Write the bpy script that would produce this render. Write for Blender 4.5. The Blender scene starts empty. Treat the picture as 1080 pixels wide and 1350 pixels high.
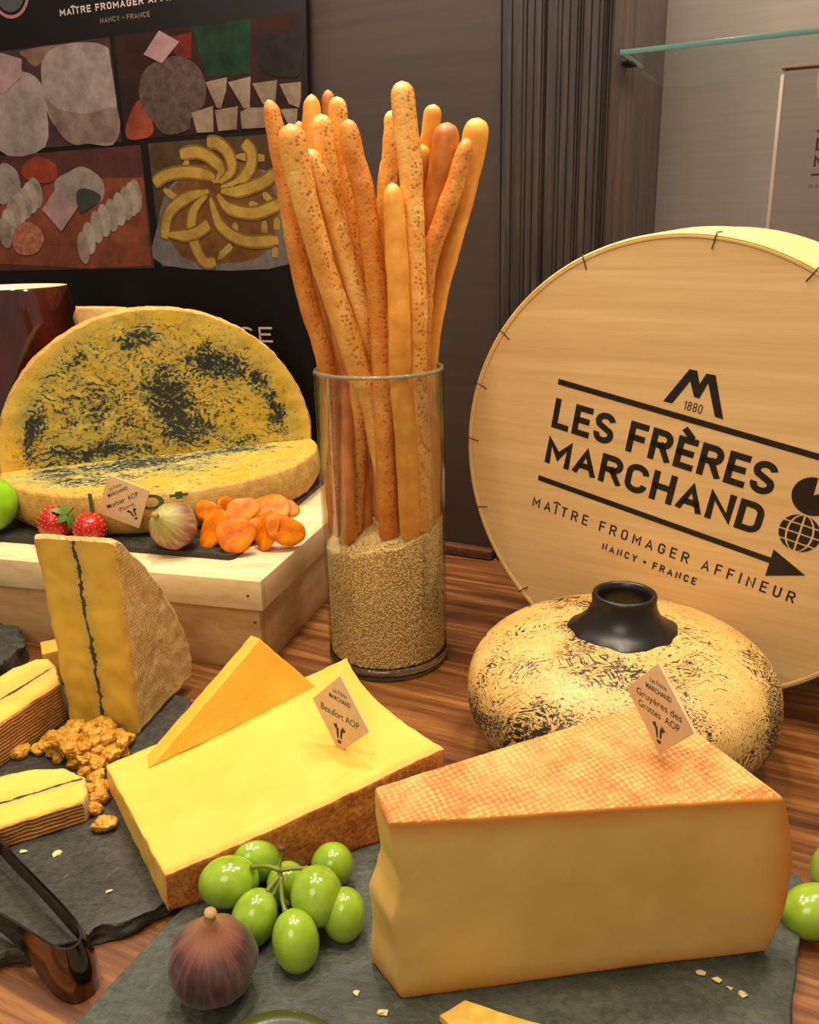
import bpy, bmesh, math, random
from mathutils import Vector, noise, Matrix
random.seed(7)
sc = bpy.context.scene
COL = sc.collection
# ------------------------------------------------------------------ camera, world, lights, exposure (centimetres * S)
S = 0.01
cd = bpy.data.cameras.new('camera'); cam = bpy.data.objects.new('camera', cd); COL.objects.link(cam)
cd.sensor_fit = 'HORIZONTAL'; cd.sensor_width = 36; cd.lens = 36*1139.4/1080; cd.clip_start = .02; cd.clip_end = 20
_p, _r = .3132, -.0257
_fw = Vector((0, math.cos(_p), -math.sin(_p))); _rt = Vector((1, 0, 0)); _up = _rt.cross(_fw)
_rt2 = _rt*math.cos(_r)+_up*math.sin(_r); _up2 = -_rt*math.sin(_r)+_up*math.cos(_r)
cam.matrix_world = Matrix.Translation((0, 0, 34.217*S)) @ Matrix((( _rt2.x, _up2.x, -_fw.x), (_rt2.y, _up2.y, -_fw.y), (_rt2.z, _up2.z, -_fw.z))).to_4x4()
sc.camera = cam
w = bpy.data.worlds.new('world'); sc.world = w; w.use_nodes = True
w.node_tree.nodes['Background'].inputs[0].default_value = (1.0, .83, .66, 1); w.node_tree.nodes['Background'].inputs[1].default_value = .31
def lamp(x, y, z, power, size, tx, ty, tz=5, col=(1, .82, .60)):
    l = bpy.data.lights.new('spot_or_fill_lamp', 'AREA'); l.shape = 'DISK'; l.size = size*S; l.energy = power; l.color = col
    o = bpy.data.objects.new('spot_or_fill_lamp', l); COL.objects.link(o); o.location = (x*S, y*S, z*S)
    o.rotation_euler = (Vector((tx, ty, tz))-Vector((x, y, z))).to_track_quat('-Z', 'Y').to_euler()
lamp(-45, 30, 155, 5.2, 13, -10, 55)
lamp(-12, 38, 165, 5.2, 13, 0, 50)
lamp(30, 28, 165, 3.6, 13, 10, 50)
lamp(-5, 70, 165, 4.8, 12, -5, 55)
lamp(45, 66, 155, 5.0, 12, 20, 60)
lamp(-55, 78, 155, 3.0, 12, -25, 80)
lamp(-35, -60, 120, 6.0, 70, 0, 55, 15)  # broad soft fill, added in front to brighten the upright faces
lamp(-10, 82, 92, 3.6, 8, -6, 100, 58, (1, .9, .88))
lamp(50, 62, 120, 2.6, 14, 45, 98, 45, (1, .92, .86))
vs = sc.view_settings; sc.display_settings.display_device = 'sRGB'; vs.view_transform = 'Standard'; vs.look = 'None'; vs.gamma = 1; vs.use_curve_mapping = False
vs.exposure = 0.24
# ------------------------------------------------------------------ material helpers
def lin(c):
    return tuple(((v/255)/12.92 if v/255 <= .04045 else ((v/255+.055)/1.055)**2.4) for v in c)+(1,)
class Mat:
    def __init__(s, name, col=None, rough=.5, **kw):
        s.m = bpy.data.materials.new(name); s.m.use_nodes = True; s.nt = s.m.node_tree
        s.b = s.nt.nodes['Principled BSDF']; s.out = s.nt.nodes['Material Output']
        if col is not None: s.set('Base Color', lin(col) if not isinstance(col, bpy.types.NodeSocket) else col)
        s.set('Roughness', rough)
        for k, v in kw.items(): s.set(k.replace('_', ' '), v)
    def set(s, k, v):
        if isinstance(v, bpy.types.NodeSocket): s.nt.links.new(v, s.b.inputs[k])
        else: s.b.inputs[k].default_value = v
    def n(s, typ, ins=(), out=0, **props):
        nd = s.nt.nodes.new('ShaderNode'+typ)
        for k, v in props.items(): setattr(nd, k, v)
        for k, v in (ins.items() if isinstance(ins, dict) else enumerate(ins)):
            if v is None: continue
            if isinstance(v, bpy.types.NodeSocket): s.nt.links.new(v, nd.inputs[k])
            else: nd.inputs[k].default_value = v
        return nd.outputs[out]
    def obj(s, scale=(100, 100, 100), rot=(0, 0, 0)):
        c = s.n('TexCoord', out=3)
        if rot != (0, 0, 0): c = s.n('Mapping', {0: c, 2: rot})
        return s.n('Mapping', {0: c, 3: scale})
    def lc(s, scale=(1, 1, 1)):
        a = s.n('Attribute', out=1, attribute_name='lc'); return s.n('Mapping', {0: a, 3: scale}) if scale != (1, 1, 1) else a
    def attr(s, name): return s.n('Attribute', out=2, attribute_name=name)
    def noise(s, vec, scale=1, detail=3, rough=.55, dist=0, out=0): return s.n('TexNoise', {'Vector': vec, 'Scale': scale, 'Detail': detail, 'Roughness': rough, 'Distortion': dist}, out)
    def vor(s, vec, scale=1, feature='F1', out=0, rnd=1): return s.n('TexVoronoi', {'Vector': vec, 'Scale': scale, 'Randomness': rnd}, out, feature=feature)
    def ramp(s, f, stops, interp='LINEAR'):
        nd = s.nt.nodes.new('ShaderNodeValToRGB'); s.nt.links.new(f, nd.inputs[0]); cr = nd.color_ramp; cr.interpolation = interp
        while len(cr.elements) < len(stops): cr.elements.new(.5)
        for e, (p, c) in zip(cr.elements, stops): e.position = p; e.color = c if len(c) == 4 else lin(c)
        return nd.outputs[0]
    def vr(s, f, a, b, c=0, d=1, cl=True): return s.n('MapRange', {0: f, 1: a, 2: b, 3: c, 4: d}, clamp=cl)
    def mix(s, f, a, b, mode='MIX'):
        nd = s.nt.nodes.new('ShaderNodeMix'); nd.data_type = 'RGBA'; nd.blend_type = mode
        for i, v in ((0, f), (6, a), (7, b)):
            if isinstance(v, bpy.types.NodeSocket): s.nt.links.new(v, nd.inputs[i])
            else: nd.inputs[i].default_value = (lin(v) if isinstance(v, tuple) and len(v) == 3 else v)
        return nd.outputs[2]
    def math(s, op, a, b=0, c=0): return s.n('Math', [a, b, c], operation=op)
    def xyz(s, v, i): return s.n('SeparateXYZ', [v], i)
    def bump(s, h, strength=.5, dist=.1): s.set('Normal', s.n('Bump', {'Height': h, 'Strength': strength, 'Distance': dist*S}))
    def sss(s, wt, r=(.5, .25, .08), scale=.5):
        s.set('Subsurface Weight', wt); s.set('Subsurface Radius', r); s.set('Subsurface Scale', scale*S)
# ------------------------------------------------------------------ object helpers
ORG = {}
def empty(name, loc, label, cat, group=None):
    o = bpy.data.objects.new(name, None); COL.objects.link(o); o.location = Vector(loc)*S; o.empty_display_size = .01
    ORG[o] = Vector(loc); tag(o, label, cat, group); return o
def tag(o, label=None, cat=None, group=None, kind=None):
    if label: o['label'] = label
    if cat: o['category'] = cat
    if group: o['group'] = group
    if kind: o['kind'] = kind
    return o
def mesh(name, verts, faces, mat, parent=None, origin=None, smooth=True, attrs=None, mats=None, mi=None):
    if origin is None: origin = ORG[parent] if parent else Vector((0, 0, 0))
    origin = Vector(origin)
    me = bpy.data.meshes.new(name); me.from_pydata([(Vector(v)-origin)*S for v in verts], [], faces)
    for m in (mats or [mat]): me.materials.append(m.m if isinstance(m, Mat) else m)
    if mi: me.polygons.foreach_set('material_index', mi)
    if attrs:
        for k, vals in attrs.items():
            vec = hasattr(vals[0], '__len__'); a = me.attributes.new(k, 'FLOAT_VECTOR' if vec else 'FLOAT', 'POINT')
            a.data.foreach_set('vector' if vec else 'value', [x for v in vals for x in v] if vec else vals)
    me.update()
    if smooth: me.shade_smooth()
    o = bpy.data.objects.new(name, me); COL.objects.link(o); o.location = (origin-(ORG[parent] if parent else Vector((0, 0, 0))))*S
    if parent: o.parent = parent
    ORG[o] = origin
    return o
def fixn(o):
    bm = bmesh.new(); bm.from_mesh(o.data); bmesh.ops.recalc_face_normals(bm, faces=bm.faces); bm.to_mesh(o.data); bm.free(); return o
def autosmooth(o, deg=40):
    o.data.shade_smooth(); o.data.set_sharp_from_angle(angle=math.radians(deg)); return o
def box(name, o0, ex, ey, ez, a, b, mat, parent=None, bev=.08, origin=None):
    """box in the frame (o0; ex, ey, ez) from corner a to corner b (cm), edges bevelled"""
    o0, ex, ey, ez = map(Vector, (o0, ex, ey, ez)); bm = bmesh.new(); bmesh.ops.create_cube(bm, size=1)
    for v in bm.verts: v.co = Vector([a[i]+(b[i]-a[i])*(v.co[i]+.5) for i in range(3)])
    if bev: bmesh.ops.bevel(bm, geom=bm.edges[:], offset=bev, segments=2, profile=.5, affect='EDGES')
    vs_ = [o0+ex*v.co.x+ey*v.co.y+ez*v.co.z for v in bm.verts]; lc = [tuple(v.co) for v in bm.verts]
    fs = [[v.index for v in f.verts] for f in bm.faces]; bm.free()
    o = mesh(name, vs_, fs, mat, parent, origin, attrs={'lc': lc}); return autosmooth(fixn(o), 35)
def split(name, verts, faces, tags, groups, parent, attrs=None):
    """faces with tag t become the child object groups[t] = (name, material)"""
    for t, (nm, mat) in groups.items():
        fs = [f for f, g in zip(faces, tags) if g == t]
        if not fs: continue
        used = sorted({i for f in fs for i in f}); mp = {k: j for j, k in enumerate(used)}
        mesh(nm, [verts[i] for i in used], [[mp[i] for i in f] for f in fs], mat, parent,
             attrs={k: [v[i] for i in used] for k, v in (attrs or {}).items()})
def fn(p, s=1, seed=0): return noise.noise(Vector(p)*s+Vector((seed*7.3, seed*3.1, seed*5.7)))
def block(c8, r, nseg, deform=None, rough=.03, tagf=None, seed=0):
    """rounded hexahedron; c8 = bottom 4 + top 4 corners (front-left, front-right, back-right, back-left)"""
    c8 = [Vector(c) for c in c8]
    L = [((c8[1]-c8[0]).length+(c8[2]-c8[3]).length)/2, ((c8[3]-c8[0]).length+(c8[2]-c8[1]).length)/2, (c8[4]-c8[0]).length]
    def tri(p):
        u, v, w_ = [(x+1)/2 for x in p]
        bot = (c8[0]*(1-u)+c8[1]*u)*(1-v)+(c8[3]*(1-u)+c8[2]*u)*v
        top = (c8[4]*(1-u)+c8[5]*u)*(1-v)+(c8[7]*(1-u)+c8[6]*u)*v
        return bot*(1-w_)+top*w_
    V, F, T, LC, idx = [], [], [], [], {}
    def dist(n):
        return [math.sin((i/n*2-1)*math.pi/2*.92)/math.sin(math.pi/2*.92) for i in range(n+1)]
    G = [dist(n) for n in nseg]
    def vid(i, j, k):
        key = (i, j, k)
        if key in idx: return idx[key]
        p = Vector((G[0][i], G[1][j], G[2][k])); q = Vector([p[a]*L[a]/2 for a in range(3)])
        inn = Vector([max(-(L[a]/2-r), min(L[a]/2-r, q[a])) for a in range(3)]); d = q-inn
        if d.length > 1e-9: q = inn+d.normalized()*min(r, d.length)
        uvw = Vector([q[a]/(L[a]/2) for a in range(3)]); X = tri(uvw)
        if deform: X = deform(X, uvw)
        n3 = Vector((fn(X, .9, seed), fn(X, .9, seed+1), fn(X, .9, seed+2)))*rough*2+Vector((fn(X, 3, seed), fn(X, 3, seed+1), fn(X, 3, seed+2)))*rough
        idx[key] = len(V); V.append(X+n3); LC.append(tuple(q)); return idx[key]
    nx, ny, nz = nseg
    def face(quad, t): F.append([vid(*q) for q in quad]); T.append(t)
    for j in range(ny):
        for k in range(nz):
            face([(0, j, k), (0, j, k+1), (0, j+1, k+1), (0, j+1, k)], '-x'); face([(nx, j, k), (nx, j+1, k), (nx, j+1, k+1), (nx, j, k+1)], '+x')
    for i in range(nx):
        for k in range(nz):
            face([(i, 0, k), (i+1, 0, k), (i+1, 0, k+1), (i, 0, k+1)], '-y'); face([(i, ny, k), (i, ny, k+1), (i+1, ny, k+1), (i+1, ny, k)], '+y')
        for j in range(ny):
            face([(i, j, 0), (i, j+1, 0), (i+1, j+1, 0), (i+1, j, 0)], '-z'); face([(i, j, nz), (i+1, j, nz), (i+1, j+1, nz), (i, j+1, nz)], '+z')
    return V, F, T, LC, L
def resample(poly, step, closed=True):
    out, tg = [], []
    n = len(poly)
    for i in range(n if closed else n-1):
        a, b = poly[i], poly[(i+1) % n]; d = math.dist(a[:2], b[:2]); k = max(1, round(d/step))
        for j in range(k):
            t = j/k; out.append((a[0]+(b[0]-a[0])*t, a[1]+(b[1]-a[1])*t)); tg.append(i)
    return out, tg
def slab(poly, O, es, ez, et, thick, rnd=.15, step=.4, cap_rings=5, rough=.02, ptags=None, jag=0, seed=0, layers=None, bulge=0, btag=None, capscale=None):
    """polygon (s,z) closed, extruded along et by thick, with rounded rims. side tags from ptags[i], caps '-t' and '+t'"""
    O, es, ez, et = map(Vector, (O, es, ez, et)); ring, tg = resample(poly, step); n = len(ring)
    area = cx = cy = 0
    for i in range(n):
        x0, y0 = ring[i]; x1, y1 = ring[(i+1) % n]; cr = x0*y1-x1*y0; area += cr; cx += (x0+x1)*cr; cy += (y0+y1)*cr
    cx /= 3*area; cy /= 3*area; R = math.sqrt(abs(area/2)/math.pi)
    if layers is None: layers = max(2, int(thick/step))
    prof = []
    for k in range(4): a = math.pi/2*k/4; prof.append((rnd*(1-math.sin(a)) if 1 else 0, rnd*(1-math.cos(a))))
    prof = [(rnd*(1-math.sin(math.pi/2*k/4)), rnd*(1-math.cos(math.pi/2*k/4))) for k in range(5)]
    lay = [(e, t) for e, t in prof]+[(0, rnd+(thick-2*rnd)*k/layers) for k in range(1, layers)]+[(e, thick-t) for e, t in reversed(prof)]
    V, F, T, LC = [], [], [], []
    def add(s_, z_, t_, k=1):
        X = O+es*s_+ez*z_+et*t_
        X = X+Vector((fn(X, .9, seed), fn(X, .9, seed+1), fn(X, .9, seed+2)))*rough*2+Vector((fn(X, 3.1, seed), fn(X, 3.1, seed+1), fn(X, 3.1, seed+2)))*rough
        V.append(X); LC.append((s_, z_, t_))
    for (e, t) in lay:
        u = t/thick
        for i, (x, y) in enumerate(ring):
            d = math.hypot(x-cx, y-cy); b = 0
            if bulge and (btag is None or tg[i] in btag): b = bulge*(1-(2*u-1)**2)
            j = jag*(fn((x*.8, y*.8, t*.9), 1, seed+5)+.6*fn((x*3, y*3, t*5), 1, seed+6)) if jag else 0
            f = 1-(e-b+j)/d if d > 1e-6 else 1
            add(cx+(x-cx)*f, cy+(y-cy)*f, t)
    m = len(lay)
    for k in range(m-1):
        for i in range(n):
            j = (i+1) % n; F.append([k*n+i, k*n+j, (k+1)*n+j, (k+1)*n+i]); T.append(ptags[tg[i]] if ptags else 'side')
    for side, base, t in (('-t', 0, 0), ('+t', (m-1)*n, thick)):
        prev = base
        for r_ in range(1, cap_rings):
            f = 1-r_/cap_rings; st = len(V); e0 = lay[0][0]
            for i, (x, y) in enumerate(ring):
                d = math.hypot(x-cx, y-cy); ff = f*(1-e0/d); add(cx+(x-cx)*ff, cy+(y-cy)*ff, t)
            for i in range(n): j = (i+1) % n; F.append([prev+i, st+i, st+j, prev+j] if side == '-t' else [prev+i, prev+j, st+j, st+i]); T.append(side)
            prev = st
        c = len(V); add(cx, cy, t)
        for i in range(n): j = (i+1) % n; F.append([prev+i, c, prev+j] if side == '-t' else [prev+i, prev+j, c]); T.append(side)
    return V, F, T, LC
def lathe(name, prof, cen, mat, parent=None, segs=48, origin=None, wob=None, closed=False, cap=True):
    V, F = [], []; cen = Vector(cen); n = len(prof)
    for (r, z) in prof:
        for i in range(segs):
            a = 2*math.pi*i/segs; p = Vector((r*math.cos(a), r*math.sin(a), z))
            if wob: p = wob(p, a, z)
            V.append(cen+p)
    for k in range(n-1):
        for i in range(segs): j = (i+1) % segs; F.append([k*segs+i, k*segs+j, (k+1)*segs+j, (k+1)*segs+i])
    if closed:
        for i in range(segs): j = (i+1) % segs; F.append([(n-1)*segs+i, (n-1)*segs+j, j, i])
    elif cap:
        F.append([i for i in range(segs)][::-1]); F.append([(n-1)*segs+i for i in range(segs)])
    return fixn(mesh(name, V, F, mat, parent, origin))
def smoothpath(pts, sub=6):
    P = [Vector(p) for p in pts]; out = []
    for i in range(len(P)-1):
        p0 = P[max(0, i-1)]; p1 = P[i]; p2 = P[i+1]; p3 = P[min(len(P)-1, i+2)]
        for k in range(sub):
            t = k/sub; out.append(.5*((2*p1)+(-p0+p2)*t+(2*p0-5*p1+4*p2-p3)*t*t+(-p0+3*p1-3*p2+p3)*t**3))
    out.append(P[-1]); return out
def tube(pts, rad, segs=12, flat=1.0, fup=None, capround=True, V=None, F=None):
    """rings along pts, rad(t) radius; returns verts, faces, (len, angle) coords"""
    V = [] if V is None else V; F = [] if F is None else F; LC = []; n = len(pts); L = [0]
    for i in range(1, n): L.append(L[-1]+(pts[i]-pts[i-1]).length)
    up = Vector(fup) if fup else Vector((.3, -1, .1)); b0 = len(V)
    for i in range(n):
        t = (pts[min(n-1, i+1)]-pts[max(0, i-1)]).normalized(); a = up.cross(t).normalized(); b = t.cross(a)
        if not fup: up = b
        r = rad(L[i]/L[-1])
        for k in range(segs):
            th = 2*math.pi*k/segs; V.append(pts[i]+a*math.cos(th)*r+b*math.sin(th)*r*flat); LC.append((L[i], math.cos(th), math.sin(th)))
    for i in range(n-1):
        for k in range(segs): j = (k+1) % segs; F.append([b0+i*segs+k, b0+i*segs+j, b0+(i+1)*segs+j, b0+(i+1)*segs+k])
    F.append([b0+k for k in range(segs)][::-1]); F.append([b0+(n-1)*segs+k for k in range(segs)])
    return V, F, LC
_tc = {}
def textmesh(s, weight=0, space=1.0):
    key = (s, weight, space)
    if key in _tc: return _tc[key]
    res = []
    for q in ('H', s):
        c = bpy.data.curves.new('t', 'FONT'); c.body = q; c.size = 1; c.offset = weight; c.space_character = space; c.resolution_u = 3; c.extrude = 0
        o = bpy.data.objects.new('t', c); COL.objects.link(o); bpy.context.view_layer.update()
        me = o.evaluated_get(bpy.context.evaluated_depsgraph_get()).to_mesh()
        vs_ = [tuple(v.co) for v in me.vertices]; fs = [list(p.vertices) for p in me.polygons]; o.to_mesh_clear() if 0 else None
        res.append((vs_, fs)); bpy.data.objects.remove(o)
    hy = [v[1] for v in res[0][0]]; x = [v[0] for v in res[1][0]]
    y0, y1, x0, x1 = min(hy), max(hy), min(x), max(x)
    _tc[key] = ([((v[0]-x0)/(x1-x0), (v[1]-y0)/(y1-y0)) for v in res[1][0]], res[1][1]); return _tc[key]
def text_on(name, s, fr, x0, x1, y0, y1, mat, parent, weight=0, space=1.0, lift=.03, warp=None):
    O, ex, ey, n = fr or (None,)*4; vs_, fs = textmesh(s, weight, space)
    W = [(x0+(x1-x0)*a, y0+(y1-y0)*b) for a, b in vs_]
    V = [warp(x, y) for x, y in W] if warp else [O+ex*x+ey*y+n*lift for x, y in W]
    return mesh(name, V, fs, mat, parent, smooth=False)
def _q(cx, cy, rx, ry, a0, a1, n=7): return [(cx+rx*math.cos(math.radians(a0+(a1-a0)*i/n)), cy+ry*math.sin(math.radians(a0+(a1-a0)*i/n))) for i in range(n+1)]
_S = _q(.5, .76, .5, .24, 10, 90)+_q(.5, .76, .5, .24, 90, 215)[1:]+_q(.5, .25, .5, .25, 35, -90)+_q(.5, .25, .5, .25, -90, -190)[1:]
_O = _q(.5, .72, .5, .28, 0, 180, 12)+_q(.5, .28, .5, .28, 180, 360, 12)
GL = {'L': (.84, [[(0, 1), (0, 0), (1, 0)]]), 'E': (.86, [[(1, 1), (0, 1), (0, 0), (1, 0)], [(0, .52), (.86, .52)]]), 'F': (.84, [[(1, 1), (0, 1), (0, 0)], [(0, .5), (.86, .5)]]), 'S': (1, [_S]),
      'R': (1.02, [[(0, 0), (0, 1)]+_q(.6, .75, .4, .25, 90, -90, 10)+[(0, .5)], [(.52, .5), (1, 0)]]), 'M': (1.3, [[(0, 0), (0, 1), (.5, .3), (1, 1), (1, 0)]]), 'A': (1.1, [[(0, 0), (.5, 1), (1, 0)], [(.2, .27), (.8, .27)]]),
      'C': (1, [_q(.5, .72, .5, .28, 0, 180, 12)+_q(.5, .28, .5, .28, 180, 360, 12)]), 'H': (1, [[(0, 0), (0, 1)], [(1, 0), (1, 1)], [(0, .5), (1, .5)]]), 'N': (1.05, [[(0, 0), (0, 1), (1, 0), (1, 1)]]), 'D': (1, [[(0, 0), (0, 1)]+_q(.55, .7, .45, .3, 90, 0)+_q(.55, .3, .45, .3, 0, -90)+[(0, 0)]]),
      'I': (.0, [[(.5, 0), (.5, 1)]]), 'T': (.9, [[(0, 1), (1, 1)], [(.5, 1), (.5, 0)]]), 'O': (1, [_O+[_O[0]]]), 'G': (1, [_q(.5, .72, .5, .28, 0, 180, 12)+_q(.5, .28, .5, .28, 180, 360, 12)+[(1, .48), (.55, .48)]]), 'U': (1, [[(0, 1)]+_q(.5, .28, .5, .28, 180, 360, 12)+[(1, 1)]]),
      'Y': (1.0, [[(0, 1), (.5, .45), (1, 1)], [(.5, .45), (.5, 0)]]), '1': (.4, [[(0, .8), (1, 1), (1, 0)]]), '8': (.9, [_q(.5, .76, .46, .24, -90, 270, 20), _q(.5, .26, .5, .26, -90, 270, 20)]), '0': (.9, [_O+[_O[0]]]), ' ': (.45, []), '.': (.15, None)}
GL['È'] = (.86, GL['E'][1]+[[(.2, 1.34), (.6, 1.17)]]); GL['Î'] = (.0, GL['I'][1]+[[(-3.2, 1.16), (.5, 1.32), (4.2, 1.16)]])
def stroke_on(name, s, fr, x0, x1, y0, y1, wt, mat, parent, gap=1.0, lift=.03):
    """condensed sans lettering drawn as flat strokes; wt = stroke width, gap = space between letters (in stroke widths)"""
    h = y1-y0; adv = []; n = len(s); fix = sum(wt for c in s if c not in ' ')+gap*wt*(n-1); free = (x1-x0-fix)/sum(GL[c][0] for c in s); x = x0; polys = []
    for c in s:
        gw = GL[c][0]*free; W = gw+(wt if c != ' ' else 0)
        if GL[c][1] is None: polys.append(circ(x+W/2, y0+h*.5, wt*1.1, 14))
        for pl in (GL[c][1] or []):
            P = []
            for u, v in pl: P.append(Vector((x+wt/2+(u*gw if GL[c][0] > 0 else (u-.5)*wt*.55), y0+wt/2+v*(h-wt))))
            P = [p for i, p in enumerate(P) if i == 0 or (p-P[i-1]).length > 1e-5]; d0 = (P[1]-P[0]).normalized(); d1 = (P[-1]-P[-2]).normalized()
            clos = (P[0]-P[-1]).length < 1e-4; lim = 1.0 if max(v for u, v in pl) <= 1 else .35; flatend = c in 'SCG'
            if not clos:
                if not flatend: P[0] = P[0]-d0*wt/2; P[-1] = P[-1]+d1*wt/2
            L, R = [], []
            for i, p in enumerate(P):
                a = (P[i]-P[i-1]).normalized() if i else ((P[-1]-P[-2]).normalized() if clos else (P[1]-P[0]).normalized()); b = (P[i+1]-P[i]).normalized() if i < len(P)-1 else ((P[1]-P[0]).normalized() if clos else a)
                na, nb = Vector((-a.y, a.x)), Vector((-b.y, b.x)); mm = (na+nb); mm = mm.normalized() if mm.length > .2 else na; k = min(2.6, 1/max(.2, mm.dot(na)))*wt/2; L.append(p+mm*k); R.append(p-mm*k)
            if max(v for u, v in pl) <= 1:
                for q in L+R: q.y = max(y0, min(y1, q.y))
            polys += [[tuple(L[i]), tuple(R[i]), tuple(R[i+1]), tuple(L[i+1])] for i in range(len(P)-1)]
        x += W+gap*wt
    return flat(name, polys, fr, mat, parent, lift)
def flat(name, polys, fr, mat, parent, lift=.03):
    O, ex, ey, n = fr; V, F = [], []
    for p in polys: F.append(list(range(len(V), len(V)+len(p)))); V += [O+ex*x+ey*y+n*lift for x, y in p]
    return mesh(name, V, F, mat, parent, smooth=False)
def circ(cx, cy, r, n=40, a0=0, a1=360, ry=None):
    full = abs(a1-a0) >= 360; m = n if full else n+1
    return [(cx+r*math.cos(math.radians(a0+(a1-a0)*i/n)), cy+(ry or r)*math.sin(math.radians(a0+(a1-a0)*i/n))) for i in range(m)]
def ribbon(pts, w):
    """flat strip polygons of width w along 2-D points"""
    P = smoothpath([(x, y, 0) for x, y in pts], 6); out = []
    L, R = [], []
    for i, p in enumerate(P):
        t = (P[min(len(P)-1, i+1)]-P[max(0, i-1)]).normalized(); q = Vector((-t.y, t.x, 0)); k = i/(len(P)-1)
        ww = w*(.35+.65*min(1, k*3))*(1 if k < .93 else .8)/2
        L.append((p+q*ww)[:2]); R.append((p-q*ww)[:2])
    for i in range(len(P)-1): out.append([L[i], R[i], R[i+1], L[i+1]])
    return out
# ------------------------------------------------------------------ materials
def wood(name, c0, c1, c2, sx, sy, sz, rough=.4, bump=.25, coat=0, fine=1.0):
    m = Mat(name, rough=rough); v = m.obj((sx, sy, sz)); a = m.noise(v, 1, 5, .6, .6); b = m.noise(v, 5*fine, 4, .7, .2)
    f = m.math('ADD', m.math('MULTIPLY', a, .65), m.math('MULTIPLY', b, .35))
    m.set('Base Color', m.ramp(f, [(.34, c0), (.5, c1), (.66, c2)])); m.bump(b, bump, .05)
    if coat: m.set('Coat Weight', coat); m.set('Coat Roughness', .25)
    return m
M_table = wood('oiled_wood', (64, 35, 14), (116, 70, 32), (172, 116, 60), 4, 80, 60, .38, .25, .15, fine=.8)
M_trim = wood('dark_trim_wood', (48, 22, 8), (84, 46, 20), (112, 66, 32), 4, 60, 60, .4)
M_pale = wood('pale_poplar', (206, 172, 118), (228, 200, 150), (240, 218, 172), 3, 40, 40, .6, .12, fine=.7)
M_paleside = wood('pale_poplar_side', (208, 176, 124), (226, 198, 150), (236, 212, 168), 40, 3, 40, .6, .12, fine=.7)
M_pale2 = wood('shaded_poplar', (178, 138, 84), (200, 162, 106), (216, 182, 128), 3, 40, 40, .6, .12, fine=.7)  # same poplar, darkened: shade below the lid put into the colour
M_paleside2 = wood('shaded_poplar_side', (178, 140, 90), (198, 162, 110), (212, 178, 126), 40, 3, 40, .6, .12, fine=.7)  # side-grain copy, lid shade painted in likewise
M_disc = wood('birch_ply', (220, 182, 122), (230, 194, 134), (240, 206, 148), 5, 5, 130, .55, .1, fine=.5)
M_hoop = wood('birch_hoop', (226, 190, 120), (238, 204, 134), (246, 218, 152), 20, 20, 20, .5, .1)
M_groove = wood('grooved_dark_wood', (18, 13, 11), (38, 29, 24), (66, 52, 44), 130, 130, 5, .6, .4)
M_post = wood('grey_brown_veneer', (66, 53, 45), (90, 74, 64), (108, 92, 82), 60, 60, 4, .5, .15)
m = M_wall = Mat('brown_grey_laminate', rough=.5); v = m.obj((6, 6, 120)); m.set('Base Color', m.ramp(m.noise(v, 1, 4), [(.3, (52, 40, 34)), (.7, (60, 47, 40))]))
m = M_metal = Mat('brushed_steel', rough=.5, Metallic=.4); v = m.obj((8, 8, 260)); a = m.noise(v, 1, 4, .6)
m.set('Base Color', m.ramp(a, [(.3, (140, 131, 124)), (.7, (148, 139, 132))])); m.bump(a, .08, .02)
def slate(name, c0, c1, c2):
    m = Mat(name, rough=.55); v = m.obj(); a = m.noise(v, .35, 6, .62, .4); b = m.noise(v, 2.2, 6, .65, .5); c = m.noise(m.obj((60, 160, 100)), 1, 5, .6, 1)
    f = m.math('ADD', m.math('MULTIPLY', a, .5), m.math('MULTIPLY', b, .5)); col = m.ramp(f, [(.3, c0), (.5, c1), (.72, c2)])
    scr = m.vr(m.noise(m.obj((300, 40, 100), (0, 0, .6)), 1, 2, .5, 0), .72, .78, 0, .5); col = m.mix(scr, col, (128, 128, 112))
    m.set('Base Color', col); m.bump(m.math('ADD', b, c), .6, .12); m.set('Roughness', m.vr(b, .3, .7, .42, .68)); return m
M_slate = slate('dark_slate', (28, 27, 22), (52, 51, 43), (82, 80, 68))
M_slate2 = slate('green_grey_slate', (44, 50, 42), (66, 72, 61), (96, 100, 86))
M_slate3 = slate('black_slate', (18, 20, 14), (34, 36, 26), (54, 56, 42))
def paste(name, c0, c1, edge, edist=.9, sss=.35, rough=.42, spec=.5, ns=.25):
    m = Mat(name, rough=rough); v = m.obj(); a = m.noise(v, ns, 3, .5); col = m.ramp(a, [(.35, c0), (.65, c1)])
    rd = m.attr('rd'); wob = m.math('ADD', rd, m.math('MULTIPLY', m.math('SUBTRACT', m.noise(v, 1.2, 3), .5), .25))
    col = m.mix(m.math('POWER', m.vr(wob, 0, edist, 1, 0), 1.6), col, edge)
    h = m.vor(v, .55, 'F1'); pit = m.vr(h, .06, .12, 0, 1); m.bump(m.math('ADD', m.math('MULTIPLY', m.noise(v, 1.5, 4), .5), m.math('MULTIPLY', pit, .15)), .22, .1)
    if name == 'gruyere_paste':
        sc1 = m.vr(m.noise(m.obj((18, 400, 160), (0, .9, 0)), 1, 2, .5), .74, .78, 0, .35); col = m.mix(sc1, col, (236, 206, 140)); col = m.mix(m.vr(m.noise(v, .18, 3, .5), .5, .7, 0, .35), col, (206, 158, 96))
    m.set('Base Color', col); m.sss(sss); m.set('Specular IOR Level', spec); return m
M_beau = paste('beaufort_paste', (236, 188, 82), (242, 198, 94), (216, 150, 54), .8)
M_beau2 = paste('beaufort_piece_paste', (236, 178, 58), (244, 190, 70), (214, 150, 52), .3)
M_gruy = paste('gruyere_paste', (218, 174, 90), (228, 188, 106), (204, 124, 34), 1.4, .3)
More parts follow.
